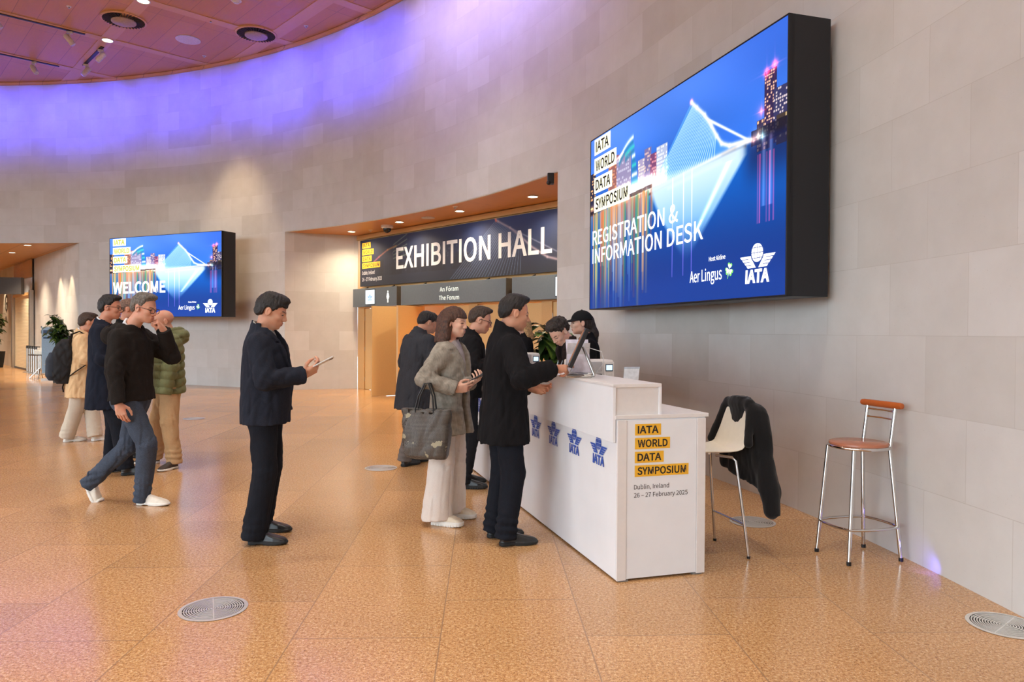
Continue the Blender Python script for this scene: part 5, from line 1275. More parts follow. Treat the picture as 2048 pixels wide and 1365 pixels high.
def make_glasses(parent, fr, s, mat):
    R, o = fr; T = Matrix([list(R[0]) + [o[0]], list(R[1]) + [o[1]], list(R[2]) + [o[2]], [0, 0, 0, 1]]) @ Matrix.Scale(s, 4)
    b = MB()
    for y in (-1, 1):
        pts = []
        for i in range(16):
            a = 2 * PI * i / 16; c, q = math.cos(a), math.sin(a)
            pts.append((0.106 - abs(c * 0.024 + 0.033) * 0.12, y * (0.033 + 0.025 * abs(c) ** 0.7 * (1 if c > 0 else -1)), -0.004 + 0.019 * abs(q) ** 0.7 * (1 if q > 0 else -1)))
        b.tube(pts, 0.0022, 6, True, T)
        b.tube([(0.100, y * 0.058, 0.006), (0.085, y * 0.074, 0.008), (0.0, y * 0.083, 0.010), (-0.015, y * 0.083, -0.006)], 0.0022, 6, False, T)
    b.tube([(0.106, -0.009, 0.0), (0.111, 0, 0.004), (0.106, 0.009, 0.0)], 0.002, 6, False, T)
    return b.build('glasses', mat, parent, smooth=True)

class Person:
    def __init__(s, label, pos, yaw, H, sk, feet, hip=(0, 0), lean=(0.02, 0.0), head=(0.0, 8, 0), arms=None, hair=None, glasses=None, width=1.0, drop=0.0,
                 body_h=0.0036, hs=1.0, group=None, fem=False, brow=None, hand_s=1.0, sh=0.178, roll=0):
        """feet: two (x, y, heading, heel lift in degrees), the right one first; arms: dicts for right and left"""
        s.k = H / 1.75; k = s.k
        s.root = thing('person', label, 'person', (pos[0], pos[1], 0), rad(yaw), group)
        s.hipz = 0.525 * H - drop; s.hip = V3(hip[0], hip[1], s.hipz); s.lean = lean; s.width = width
        zs = 0.818 * H - drop - 0.5 * (lean[0] ** 2) / (0.3 * H); s.zs = zs
        s.chest = V3(hip[0] + lean[0], hip[1] + lean[1], zs)
        s.shp = [s.chest + V3(0, y * sh * k * width, 0) for y in (-1, 1)]
        top = H - drop - 0.9 * (lean[0] ** 2) / (0.3 * H)
        s.hc = V3(hip[0] + lean[0] * 1.2 + 0.035 + head[0], hip[1] + lean[1] * 1.2, top - 0.120 * hs - 0.02 * abs(math.sin(rad(head[1]))) * 2)
        s.fr = (rot(head[2], head[1], roll), s.hc); s.hs = hs
        s.kn = []; s.an = []; s.toe = feet
        for i, (fx, fy, hd, pt) in enumerate(feet):
            p = rad(pt); ca, sa = math.cos(rad(hd)), math.sin(rad(hd))
            dx = 0.15 - 0.15 * math.cos(p) + 0.085 * math.sin(p); dz = 0.085 * math.cos(p) + 0.15 * math.sin(p)
            a = V3(fx + ca * dx, fy + sa * dx, dz); hj = s.hip + V3(0, (-1, 1)[i] * 0.088 * k, -0.01)
            kn, a = ik(hj, a, 0.2365 * H, 0.2365 * H, (ca, sa, 0.05)); s.kn.append((hj, kn)); s.an.append(a)
        s.el = []; s.wr = []; s.arms = arms
        for i, ar in enumerate(arms):
            e, w = ik(s.shp[i], ar['w'], 0.172 * H, 0.150 * H, ar.get('hint', (-0.6, (-1, 1)[i] * 0.5, -0.6))); s.el.append(e); s.wr.append(w)
        # continuous body
        hf = body_h; P0 = np.array(s.wr + [s.hc] + s.an); lo = np.minimum(P0.min(0), V3(hip[0] - 0.2, hip[1] - 0.25, 0)) - 0.16; hi = np.maximum(P0.max(0), V3(hip[0] + 0.2, hip[1] + 0.25, 0)) + 0.16; lo[2] = 0.03; hi[2] = top + 0.03
        hd = [w + unit(a['d']) * 0.09 for w, a in zip(s.wr, arms)]
        fx = [[(s.hc[j] - (0.13, 0.10, 0.15)[j], s.hc[j] + (0.14, 0.10, 0.14)[j])] + [(q[j] - 0.10, q[j] + 0.10) for q, a in zip(hd, arms) if not a.get('hide')] for j in range(3)]
        v = Vol(*[axis(lo[j], hi[j], fx[j], 0.011, hf) for j in range(3)])
        zc = s.chest[2]; L = lean
        cxz = lambda z: hip[0] + L[0] * np.clip((z - s.hipz) / (zs - s.hipz), 0, 1.2)
        s.cxz = cxz; cyz = lambda z: hip[1] + L[1] * np.clip((z - s.hipz) / (zs - s.hipz), 0, 1.2); s.cyz = cyz
        W = width
        rows = [(s.hipz - 0.06, 0.13 * W, 0.085, 0, 0), (s.hipz + 0.06, 0.135 * W, 0.085, 0, 0), (s.hipz + 0.17, 0.12 * W, 0.075, 0, 0), (zc - 0.12, 0.14 * W, 0.085, 0, 0), (zc - 0.02, 0.13 * W, 0.07, 0, 0), (zc + 0.045, 0.07, 0.05, 0, 0)]
        rows = [(z, a, b, float(cxz(z)), float(cyz(z))) for z, a, b, _, _ in rows]; v.op(loft(rows), 0.02)
        for i in (0, 1):
            hj, kn = s.kn[i]; lk = 0.7 if fem else 1.0; v.op(cap(hj, kn, 0.062 * lk, 0.045 * lk), 0.03); v.op(cap(kn, s.an[i], 0.045 * lk, 0.034), 0.02)
            v.op(cap(s.shp[i] * 0.98 + s.chest * 0.02 - V3(0, 0, 0.03), s.el[i], 0.040, 0.034), 0.03); v.op(cap(s.el[i], s.wr[i] if arms[i].get('hide') is None else s.el[i] * 0.5 + s.wr[i] * 0.5, 0.034, 0.0255), 0.015)
        R, o = s.fr
        nb = V3(float(cxz(zc)) - 0.015, s.chest[1], zc + 0.02); s.nb = nb; nk = 0.054 if not fem else 0.044
        s.nt = R @ (V3(-0.022, 0, -0.050) * hs) + o
        v.op(cap(nb, s.nt, nk * 1.10, nk * 0.98), 0.02)
        add_head(v, s.fr, hs, fem)
        for i, ar in enumerate(arms):
            if ar.get('hide') is None: add_hand(v, s.wr[i], ar['d'], ar['n'], (-1, 1)[i], ar.get('curl', RELAX), ar.get('thumb', 0.5), hand_s)
        vs, q = v.mesh(); surf('body', (vs, q), sk, s.root, None, head_tint(vs, s.fr, hs, fem, brow or (rgb(70, 62, 56) if hair and hair[1] == H_GREY else rgb(40, 31, 27))[:3]))
        if hair: make_hair(s.root, s.fr, hs, *hair[:1], hair[1], *hair[2:])
        if glasses: make_glasses(s.root, s.fr, hs, glasses)

    def top(s, mat, name='jacket', hem=0.82, rows=None, sl=(0.072, 0.060, 0.050), cuff=0.0, collar=None, vee=None, amp=0.0035, h=0.0075, seed=3, flare=0.0, n=2.6,
            quilt=0, open_front=False, extra=None, mats=None, mi=None, depth=1.0, belly=0.0, hood=None, shl=1.0, hemx=None, slit=False):
        k = s.k; W = s.width; zc = s.zs; hz = s.hipz
        if rows is None:
            rows = [(hem - 0.02, 0.192 + flare, 0.140 + flare, 0), (hz - 0.02, 0.186 + flare * 0.4, 0.140, 0), (hz + 0.16, 0.166, 0.128 + belly, belly * 0.5), (zc - 0.17, 0.176, 0.130, 0.004),
                    (zc - 0.06, 0.172, 0.118, -0.004), (zc + 0.005, 0.142, 0.092, -0.012), (zc + 0.05, 0.085, 0.070, -0.020), (zc + 0.085, 0.064, 0.062, -0.018)]
            rows = [r for r in rows if r[0] >= hem - 0.021]
        rw = [(z, a * W, b * depth, float(s.cxz(z)) + dx, float(s.cyz(z))) for z, a, b, dx in rows]
        P = np.array(s.wr + s.el + s.shp); lo = np.minimum(P.min(0) - 0.12, V3(s.hip[0] - 0.24, s.hip[1] - 0.27, hem - 0.04)); hi = np.maximum(P.max(0) + 0.12, V3(s.chest[0] + 0.24, s.chest[1] + 0.27, zc + 0.19))
        lo[2] = min(hem - 0.04, P[:, 2].min() - 0.1)
        v = Vol.box(lo, hi, h); torso = loft(rw, n)
        v.op(torso)
        if vee:
            zb, w1, lapw = vee; ztop = zc + 0.06; tf = torso[0]
            wz = lambda Z: np.clip((Z - zb) / (ztop - zb), 0, 1) * w1
            def band(X, Y, Z):
                y = np.abs(Y - s.chest[1]) + 0 * X + 0 * Z; w = wz(Z); u = np.clip((Z - zb) / (ztop - zb), 0, 1)
                lw = lapw * np.clip(np.sin(np.clip(u * 1.15, 0, 1) * PI * 0.62) * 1.0, 0, 1)
                lw = lw * np.where((u > 0.70) & (u < 0.76), 0.55, 1.0)
                return np.maximum(np.maximum(tf(X, Y, Z) - 0.013, np.maximum(y - w - lw, zb - Z)), float(s.cxz(zc)) - 0.04 - X)
            v.op((band, torso[1] - 0.05, torso[2] + 0.05), 0.0)
            def vcut(X, Y, Z): return np.maximum(np.maximum(np.abs(Y - s.chest[1]) - wz(Z), zb - Z), np.interp(Z, [r[0] for r in rw], [r[3] for r in rw]) + 0.01 - X)
            vc = (vcut, torso[1] - 0.15, torso[2] + V3(0.25, 0.15, 0.2))
        for i in (0, 1):
            sh = s.shp[i] + V3(-0.005, (-1, 1)[i] * (-0.018), -0.045); e = s.el[i]; w = s.wr[i]; fd = unit(w - e); cp = w + fd * cuff
            v.op(cap(sh, e, sl[0] * shl, sl[1]), 0.035)
            v.op(clipped(cap(e, cp + fd * 0.05, sl[1], sl[2]), lambda X, Y, Z, cp=cp, fd=fd: (X - cp[0]) * fd[0] + (Y - cp[1]) * fd[1] + (Z - cp[2]) * fd[2]), 0.012)
        if hood: hood(s, v)
        if collar:
            ch, cr, kind = collar; a = s.nb + V3(-0.012, 0, -0.035); up = unit(s.nt - s.nb); b = a + up * (ch + 0.075)
            fwd = 0.02 if kind == 'stand' else 0.0
            def ring(X, Y, Z):
                t = (X - a[0]) * up[0] + (Y - a[1]) * up[1] + (Z - a[2]) * up[2]
                rr = np.sqrt((X - a[0] - t * up[0]) ** 2 * 0.86 + (Y - a[1] - t * up[1]) ** 2 + (Z - a[2] - t * up[2]) ** 2)
                dr = np.abs(rr - cr - 0.10 * np.clip(0.06 - t, 0, 1)) - (0.008 if kind == 'stand' else 0.006)
                x = X - a[0]
                topz = ch + 0.045 - x * (0.30 if kind == 'stand' else 0.62)
                return np.maximum(np.maximum(dr, t - topz), -t - 0.02)
            v.op((ring, np.minimum(a, b) - cr - 0.08, np.maximum(a, b) + cr + 0.06), 0.012)
        # creases
        if amp:
            f1 = folds(seed, 0.10, amp); f2 = folds(seed + 3, 0.055, amp * 1.5); pts = list(s.el)
            def fw(X, Y, Z):
                w = 0
                for p in pts: w = w + np.exp(-((X - p[0]) ** 2 + (Y - p[1]) ** 2 + (Z - p[2]) ** 2) / 0.018)
                return f1(X, Y, Z * 0.6) + f2(X, Y, Z) * np.clip(w, 0, 1)
            v.warp(fw)
        if quilt:
            v.warp(lambda X, Y, Z: -0.014 * np.sqrt(np.abs(np.sin(PI * (Z + 0.012 * np.sin(X * 14 + Y * 9)) / quilt))) + 0.007 + 0 * X + 0 * Y)
        if slit: v.op(bx((s.hip[0] - 0.15, s.hip[1], hem), (0.06, 0.004, 0.22), 0.002), 0.004, 's')
        if open_front:
            v.op(bx((s.hip[0] + 0.13, s.hip[1] - 0.015, (hem + zc) / 2 - 0.02), (0.05, 0.0025, (zc - hem) / 2 + 0.02), 0.001), 0.006, 's')
        v.op(cap(s.nb + V3(0.012, 0, -0.01), s.nt + unit(s.nt - s.nb) * 0.06, 0.060, 0.066), 0.004, 's')
        if vee: v.op(vc, 0.003, 's')
        if extra: extra(s, v)
        vs, q = v.mesh(); m = None
        if mi is not None: m = mi(vs[q].mean(1))
        s.torso_rows = rw
        return surf(name, (vs, q), mats or mat, s.root, m)

    def shirt(s, mat, name='shirt', collar=True, h=0.007, hem=None, grow=0.0):
        zc = s.zs; k = s.width
        z0 = s.hipz + 0.02 if hem is None else hem
        rows = [(z0, 0.130, 0.090, 0), (s.hipz + 0.10, 0.130, 0.094, 0), (s.hipz + 0.20, 0.140, 0.108, 0), (zc - 0.15, 0.150, 0.112, 0.002), (zc - 0.05, 0.140, 0.098, -0.006), (zc + 0.01, 0.110, 0.080, -0.012), (zc + 0.05, 0.068, 0.064, -0.012)]
        rows = [(z, a * k + grow, b + grow, float(s.cxz(z)) + dx, float(s.cyz(z))) for z, a, b, dx in rows]
        v = Vol.box((s.hip[0] - 0.25, s.hip[1] - 0.25, z0 - 0.03), (s.chest[0] + 0.25, s.chest[1] + 0.25, zc + 0.16), h); v.op(loft(rows, 2.3))
        if collar:
            a = s.nb + V3(-0.006, 0, -0.01); up = unit(s.nt - s.nb)
            def ring(X, Y, Z):
                t = (X - a[0]) * up[0] + (Y - a[1]) * up[1] + (Z - a[2]) * up[2]
                rr = np.sqrt((X - a[0] - t * up[0]) ** 2 * 0.9 + (Y - a[1] - t * up[1]) ** 2 + (Z - a[2] - t * up[2]) ** 2)
                return np.maximum(np.maximum(np.abs(rr - 0.066) - 0.006, t - (0.066 - (X - a[0]) * 0.45)), -t - 0.02)
            v.op((ring, a - 0.12, a + 0.14), 0.008)
        f = folds(11, 0.07, 0.003); v.warp(lambda X, Y, Z: f(X, Y, Z * 0.5))
        v.op(cap(s.nb, s.nt + unit(s.nt - s.nb) * 0.06, 0.058, 0.060), 0.003, 's')
        return surf(name, v.mesh(), mat, s.root)

    def legs(s, mat, name='trousers', r=(0.094, 0.068, 0.060), hem=0.055, amp=0.004, seed=5, h=0.0075, wide=False, mats=None, seat=1.0, bunch=0.005):
        P = np.array([s.hip] + [q for a in s.kn for q in a] + s.an); lo = P.min(0) - 0.22; hi = P.max(0) + 0.22; lo[2] = 0.0; hi[2] = s.hipz + 0.10
        v = Vol.box(lo, hi, h)
        W = s.width
        v.op(ell(s.hip + V3(-0.018, 0, -0.025), (0.122 * seat, 0.168 * W * seat, 0.12)))
        v.op(cap(s.hip + V3(0.0, -0.06, 0.05), s.hip + V3(0.0, 0.06, 0.05), 0.105 * seat), 0.03)
        for i in (0, 1):
            hj, kn = s.kn[i]; an = s.an[i]; d = unit(an - kn); cp = an + d * (0.085 - hem)
            hp = hj + V3(0, 0, 0.0)
            if wide:
                e = V3(an[0] - 0.005, an[1], 0.0); v.op(clipped(cap(hp, e, r[0], r[2]), lambda X, Y, Z: hem - Z + 0 * X + 0 * Y), 0.02)
            else:
                v.op(cap(hp, kn, r[0], r[1]), 0.045); v.op(clipped(cap(kn, an + d * 0.08, r[1], r[2]), lambda X, Y, Z, cp=cp, d=d: (X - cp[0]) * d[0] + (Y - cp[1]) * d[1] + (Z - cp[2]) * d[2]), 0.02)
        f1 = folds(seed, 0.11, amp); f2 = folds(seed + 2, 0.05, amp * 1.2)
        def fw(X, Y, Z):
            w = 0
            for kq, an in zip(s.kn, s.an):
                w = w + np.exp(-((X - kq[1][0]) ** 2 + (Y - kq[1][1]) ** 2 + (Z - kq[1][2]) ** 2) / 0.02) * 0.7
                w = w + np.exp(-((X - an[0]) ** 2 + (Y - an[1]) ** 2 + (Z - an[2] - 0.06) ** 2) / 0.012)
            o = f1(X, Y, Z * 0.35) + f2(X, Y, Z * 1.3) * np.clip(w, 0, 1)
            if bunch: o = o + bunch * np.sin(Z * 2 * PI / 0.055 + 3 * np.sin(X * 9 + Y * 7)) * np.clip(sum(np.exp(-((X - an[0]) ** 2 + (Y - an[1]) ** 2 + (Z - an[2] - 0.03) ** 2) / 0.010) for an in s.an), 0, 1)
            return o
        v.warp(fw)
        return surf(name, v.mesh(), mats or mat, s.root)

    def shoes(s, mats, **kw):
        for (fx, fy, hd, pt) in s.toe: make_shoe(s.root, (fx, fy, 0), hd, pt, mats, **kw)

def local(root_pos, yaw, p):
    """world ground point -> person's frame"""
    a = rad(yaw); dx, dy = p[0] - root_pos[0], p[1] - root_pos[1]
    return (dx * math.cos(a) + dy * math.sin(a), -dx * math.sin(a) + dy * math.cos(a)) + tuple(p[2:3])
def world(P, p):
    """point in a person's frame -> world"""
    a = P.root.rotation_euler[2]; l = P.root.location
    return V3(l[0] + p[0] * math.cos(a) - p[1] * math.sin(a), l[1] + p[0] * math.sin(a) + p[1] * math.cos(a), p[2])
# ------------------------------------------------------------------ the people in the hall
SK_A = skin('skin', (206, 158, 130)); SK_B = skin('skin', (214, 164, 138)); SK_C = skin('skin', (210, 154, 126)); SK_W = skin('skin', (228, 188, 164))
H_BLACK = hairm('hair', (34, 30, 29)); H_BROWN = hairm('hair', (66, 50, 40)); H_GREY = hairm('hair', (104, 96, 88)); H_AUB = hairm('hair', (78, 50, 36)); H_BLOND = hairm('hair', (196, 156, 106)); H_DARKB = hairm('hair', (48, 38, 33)); H_STUB = hairm('hair', (120, 92, 78))
F_NAVY = cloth('dark navy suiting', (37, 40, 50)); F_NAVY2 = cloth('dark trouser wool', (28, 30, 37)); F_BLACK = cloth('black wool', (25, 24, 26)); F_BLACKC = cloth('black fleece', (38, 34, 32))
F_WHITE = cloth('white shirt', (226, 226, 228)); F_GREYSH = cloth('grey shirt', (150, 148, 142)); F_DKNAVY = cloth('dark navy overcoat', (32, 36, 48)); F_DENIM = cloth('blue denim', (68, 76, 90), var=0.18); F_CAMEL = cloth('camel wool', (222, 186, 142), var=0.06); F_STONE = cloth('stone chino', (206, 194, 176), var=0.05); F_KHAKI = cloth('khaki chino', (188, 152, 112), var=0.06); F_OLIVE = cloth('olive quilted nylon', (114, 116, 80), rough=0.6); F_CHAR = cloth('charcoal overcoat', (56, 57, 62)); F_GREYT = cloth('grey trouser wool', (104, 96, 92)); F_CREAM = cloth('cream trouser crepe', (226, 214, 204), var=0.03); F_BLKDEN = cloth('black denim', (32, 32, 36)); F_DKBLUE = cloth('dark blue jacket', (52, 58, 74)); F_SILK = cloth('silver satin', (176, 166, 162), rough=0.45); F_BRNJ = cloth('dark brown jacket', (48, 38, 36))
L_BLACK = plain('black leather', (30, 29, 30), 0.35, var=0.08); L_SOLE = plain('black rubber', (24, 24, 24), 0.7); L_WHITE = plain('white knit shoe', (226, 218, 204), 0.7, var=0.04); L_WSOLE = plain('white rubber', (232, 228, 220), 0.6, var=0.02); L_CREAM = plain('cream leather', (222, 208, 184), 0.55, var=0.04); L_BROWN = plain('dark suede', (74, 62, 54), 0.8)
PHONE_W = plain('pale phone', (214, 214, 212), 0.3); GLASSM = plain('dark spectacle frame', (30, 26, 28), 0.3)
def plaid(name, c):
    t = NT(name); co = t.coord(); s = t.n.new('ShaderNodeSeparateXYZ'); t.l.new(co, s.inputs[0])
    col = rgb(*c); acc = None
    for o, f in ((0, 700), (1, 700), (2, 620), (2, 95), (0, 90)):
        w = t.math('MULTIPLY', t.math('SINE', t.math('MULTIPLY', s.outputs[o], float(f))), 0.5 if f > 200 else 0.28); acc = w if acc is None else t.math('ADD', acc, w)
    acc = t.math('ADD', t.math('MULTIPLY', acc, 0.10), t.noise(co, 30, 4))
    t.set(Base_Color=t.ramp(acc, [(0.25, tuple(x * 0.72 for x in col[:3]) + (1,)), (0.75, tuple(min(1, x * 1.25) for x in col[:3]) + (1,))]), Roughness=0.9); t.b.inputs['Specular IOR Level'].default_value = 0.2
    t.bump(t.noise(co, 320, 2), 0.2, 0.002); return t.m
F_BLAZER = plaid('grey brown woven check', (150, 142, 130))

def feet(p0, yw, R, L, hr, hl, pr=0, pl=0): return [local(p0, yw, R) + (hr, pr), local(p0, yw, L) + (hl, pl)]
def phone(label, P, c, n, d, mat, mat2):
    """held phone: c centre, n screen normal, d long axis, all in the frame of person P"""
    a = P.root.rotation_euler[2]; R = Matrix.Rotation(a, 4, 'Z'); w = world(P, c)
    t = thing('smartphone', label, 'phone', tuple(w)); dd = R @ Vector(d); nn = R @ Vector(n); M = frame((0, 0, 0), dd, nn.cross(dd)); t.rotation_euler = M.to_euler()
    b = MB(); b.box((0, 0, 0), (0.150, 0.073, 0.009)); b.build('case', mat, t, bevel=0.003)
    b = MB(); b.box((0, 0, 0.0047), (0.142, 0.066, 0.001)); b.build('screen', mat2, t)
    b = MB(); b.box((0.052, 0.018, -0.005), (0.028, 0.028, 0.003)); b.build('camera_bump', M_BLK, t); return t

# man with the phone, alone in the middle of the floor
p0 = (-1.73, 5.0); yw = 6
P = Person('man in dark navy suit standing alone on the floor looking at a white phone', p0, yw, 1.715, SK_A,
           feet(p0, yw, (-1.735, 4.86), (-1.80, 5.16), -6, -4), hip=(0.02, 0), lean=(-0.005, 0), head=(0.012, 19, 0),
           arms=[dict(w=(0.30, -0.13, 1.145), d=(0.83, 0.12, 0.48), n=(-0.40, 0.62, 0.66), curl=HOLD, thumb=0.7, hint=(-0.5, -0.45, -0.8)),
                 dict(w=(0.10, 0.22, 0.86), d=(0.2, 0, -1), n=(0, -1, 0), hide=1)],
           hair=('fringe', H_BLACK, 0.012, 4, 'hair', 0.004), width=1.04)
P.shirt(F_GREYSH)
P.top(F_NAVY, 'suit_jacket', hem=0.83, vee=(1.10, 0.085, 0.055), collar=(0.035, 0.069, 'lapel'), depth=1.12, belly=0.022, sl=(0.078, 0.066, 0.056), amp=0.0045)
P.legs(F_NAVY2, r=(0.094, 0.078, 0.082), hem=0.035, seat=0.95)
P.shoes([L_BLACK, L_SOLE], L=0.29)
phone('pale phone held up by the man in the navy suit', P, (0.43, -0.115, 1.235), (-0.45, 0.1, 0.85), (0.85, 0.1, 0.45), PHONE_W, M_BLK)

# man striding across in jeans and hooded jacket
p0 = (-3.17, 6.0); yw = -4
def hood_on_back(s, v):
    c = s.nb; v.op(ell(c + V3(-0.130, 0, -0.045), (0.090, 0.130, 0.095)), 0.03); v.op(ell(c + V3(-0.03, 0, 0.015), (0.125, 0.130, 0.050)), 0.03); v.op(ell(c + V3(0.01, 0, 0.065), (0.092, 0.088, 0.060)), 0.015, 's'); v.op(ell(c + V3(-0.115, 0, 0.035), (0.055, 0.085, 0.035)), 0.02, 's')
P = Person('man striding in jeans and black hooded jacket with a hand at his nose', p0, yw, 1.80, SK_B,
           feet(p0, yw, (-3.05, 5.94), (-3.67, 6.06), -4, -2, 0, 58), hip=(0.0, 0), lean=(0.0, 0), head=(0.075, 13, -5),
           arms=[dict(w=(0.06, -0.27, 0.80), d=(0.18, 0.10, -1), n=(-0.25, 1, 0.1), curl=RELAX, thumb=0.4, hint=(-0.9, -0.4, -0.2)),
                 dict(w=(0.235, 0.07, 1.445), d=(-0.30, -0.42, 0.80), n=(-0.75, -0.30, -0.40), curl=FIST, thumb=0.6, hint=(0.25, 0.45, -0.9))],
           hair=('high', H_GREY, 0.010, 7, 'hair', 0.004), glasses=GLASSM, width=1.04, drop=0.045)
P.shirt(F_WHITE, hem=0.84)
P.top(F_BLACKC, 'hooded_jacket', hem=0.885, sl=(0.076, 0.064, 0.050), hood=hood_on_back, amp=0.0045, depth=1.05)
P.legs(F_DENIM, r=(0.100, 0.072, 0.058), hem=0.03, amp=0.006, bunch=0.006)
P.shoes([L_WHITE, L_WSOLE], L=0.31)

# man in dark overcoat behind him
p0 = (-4.085, 7.22); yw = 14
P = Person('man in long navy overcoat and glasses behind the striding man', p0, yw, 1.79, SK_C, feet(p0, yw, (-3.83, 7.14), (-4.06, 7.30), 4, 18), lean=(0.0, 0), head=(0.02, 4, -6),
           arms=[dict(w=(0.25, -0.12, 1.03), d=(0.9, 0.3, 0.1), n=(0, 0.8, 0.5), curl=HOLD), dict(w=(0.06, 0.27, 0.86), d=(0.1, -0.05, -1), n=(0, -1, 0))], hair=('short', H_BLACK, 0.011, 9, 'hair', 0.006), glasses=GLASSM, width=1.05, body_h=0.005)
P.shirt(F_WHITE)
P.top(F_DKNAVY, 'overcoat', hem=0.68, collar=(0.030, 0.072, 'lapel'), depth=1.06, flare=0.015, sl=(0.080, 0.066, 0.056), h=0.009)
P.legs(F_NAVY2, r=(0.100, 0.078, 0.078), hem=0.035, h=0.009); P.shoes([L_BLACK, L_SOLE], L=0.30)

# bearded man glimpsed between them
p0 = (-4.37, 8.15); yw = 20
P = Person('close-cropped man glimpsed between the overcoat man and the striding man', p0, yw, 1.80, SK_C, feet(p0, yw, (-4.33, 8.05), (-4.41, 8.25), 14, 26), lean=(0.0, 0), head=(0.0, 4, 0),
           arms=[dict(w=(0.06, -0.26, 0.86), d=(0.1, 0.05, -1), n=(0, 1, 0)), dict(w=(0.06, 0.26, 0.86), d=(0.1, -0.05, -1), n=(0, -1, 0))], hair=('high', H_STUB, 0.004, 11), body_h=0.006)
P.top(F_BLACK, 'dark_jacket', hem=0.80, collar=(0.05, 0.074, 'stand'), h=0.010); P.legs(F_NAVY2, h=0.010); P.shoes([L_BLACK, L_SOLE])

# bald man in the green quilted jacket
p0 = (-3.66, 7.68); yw = 212
def hood_green(s, v):
    c = s.nb; v.op(ell(c + V3(-0.10, 0, 0.0), (0.085, 0.12, 0.085)), 0.03); v.op(ell(c + V3(-0.02, 0, 0.05), (0.10, 0.105, 0.05)), 0.03); v.op(ell(c + V3(0.0, 0, 0.09), (0.085, 0.085, 0.065)), 0.012, 's')
P = Person('bald man in green quilted jacket and khaki trousers facing left', p0, yw, 1.665, SK_B, feet(p0, yw, (-3.86, 7.80), (-3.52, 7.50), -10, 40), lean=(0.0, 0), head=(0.02, 10, 8),
           arms=[dict(w=(0.10, -0.24, 0.84), d=(0.3, 0.1, -1), n=(0, 1, 0), hide=1), dict(w=(0.06, 0.235, 0.815), d=(0.22, -0.3, -1), n=(0, -1, 0.1), hide=1)], width=1.06, body_h=0.0045, brow=rgb(140, 110, 92)[:3])
P.shirt(F_GREYSH)
P.top(F_OLIVE, 'quilted_jacket', hem=0.80, sl=(0.086, 0.078, 0.060), quilt=0.085, hood=hood_green, collar=(0.03, 0.080, 'stand'), amp=0.003, depth=1.12, h=0.0065, cuff=0.05)
P.legs(F_KHAKI, r=(0.104, 0.080, 0.068), hem=0.04, amp=0.006, h=0.008, bunch=0.008); P.shoes([L_BROWN, L_WSOLE], L=0.28)

# person in the camel coat with a rucksack
p0 = (-5.56, 9.27); yw = 30
P = Person('person in camel coat and pale trousers wearing a black backpack', p0, yw, 1.66, SK_B, feet(p0, yw, (-5.70, 9.22), (-5.40, 9.32), 8, 20), lean=(0.03, 0), head=(0.02, 8, 6),
           arms=[dict(w=(0.28, -0.10, 1.02), d=(0.9, 0.3, 0.2), n=(0, 0.8, 0.5), curl=HOLD), dict(w=(0.28, 0.10, 1.02), d=(0.9, -0.3, 0.2), n=(0, -0.8, 0.5), curl=HOLD)], hair=('short', H_BROWN, 0.011, 5, 'hair', 0.006), body_h=0.006)
P.shirt(F_WHITE, hem=1.0)
P.top(F_CAMEL, 'coat', hem=0.60, flare=0.03, collar=(0.03, 0.074, 'lapel'), sl=(0.080, 0.072, 0.058), h=0.010, amp=0.006); P.legs(F_STONE, r=(0.10, 0.088, 0.086), hem=0.04, h=0.010); P.shoes([L_WHITE, L_WSOLE], L=0.29)
M_BPK = cloth('black backpack nylon', (44, 44, 46), rough=0.7); M_BPK2 = cloth('slate backpack side', (58, 64, 74), rough=0.7)
w = world(P, (-0.175, 0.0, 0.0)); bp_ = thing('backpack', 'bulging black backpack worn by the person in the camel coat', 'backpack', (w[0], w[1], 0), rad(yw))
v = Vol.box((-0.20, -0.22, 0.72), (0.20, 0.22, 1.36), 0.010); v.op(loft([(0.76, 0.12, 0.08, 0), (0.84, 0.155, 0.125, -0.02), (1.0, 0.16, 0.135, -0.02), (1.18, 0.15, 0.12, 0.0), (1.28, 0.12, 0.09, 0.02), (1.32, 0.06, 0.05, 0.03)], 3.2)); f = folds(31, 0.1, 0.006); v.warp(f); surf('main_bag', v.mesh(), M_BPK, bp_)
v = Vol.box((-0.26, -0.2, 0.74), (0.0, 0.2, 1.2), 0.010); v.op(loft([(0.80, 0.10, 0.04, -0.13), (0.86, 0.135, 0.065, -0.14), (1.06, 0.135, 0.065, -0.135), (1.15, 0.10, 0.04, -0.12)], 3.2)); surf('front_pocket', v.mesh(), M_BPK2, bp_)
for y in (-0.115, 0.115):
    b = MB(); b.tube([(0.06, y, 1.26), (0.09, y * 1.1, 1.385), (0.17, y * 1.15, 1.42), (0.28, y * 1.2, 1.35), (0.325, y * 1.3, 1.20), (0.27, y * 1.9, 1.02), (0.11, y * 1.9, 0.90), (0.05, y, 0.84)], 0.020, 8, flat=0.35); b.build('shoulder_strap', M_BPK, bp_, smooth=True)
b = MB(); b.tube([(0.06, -0.04, 1.31), (0.05, -0.03, 1.36), (0.05, 0.03, 1.36), (0.06, 0.04, 1.31)], 0.010, 8); b.build('grab_handle', M_BPK, bp_, smooth=True)
b = MB(); b.box((-0.205, 0.0, 1.0), (0.006, 0.10, 0.012)); b.box((-0.205, -0.05, 0.90), (0.006, 0.05, 0.012)); b.build('pale_badge', plain('pale badge', (190, 190, 186), 0.5), bp_)
b = MB(); b.tube([(0.0, 0.05, 0.78), (-0.02, 0.05, 0.70), (-0.01, 0.05, 0.64)], 0.012, 6, flat=0.3); b.build('loose_strap', M_BPK, bp_)

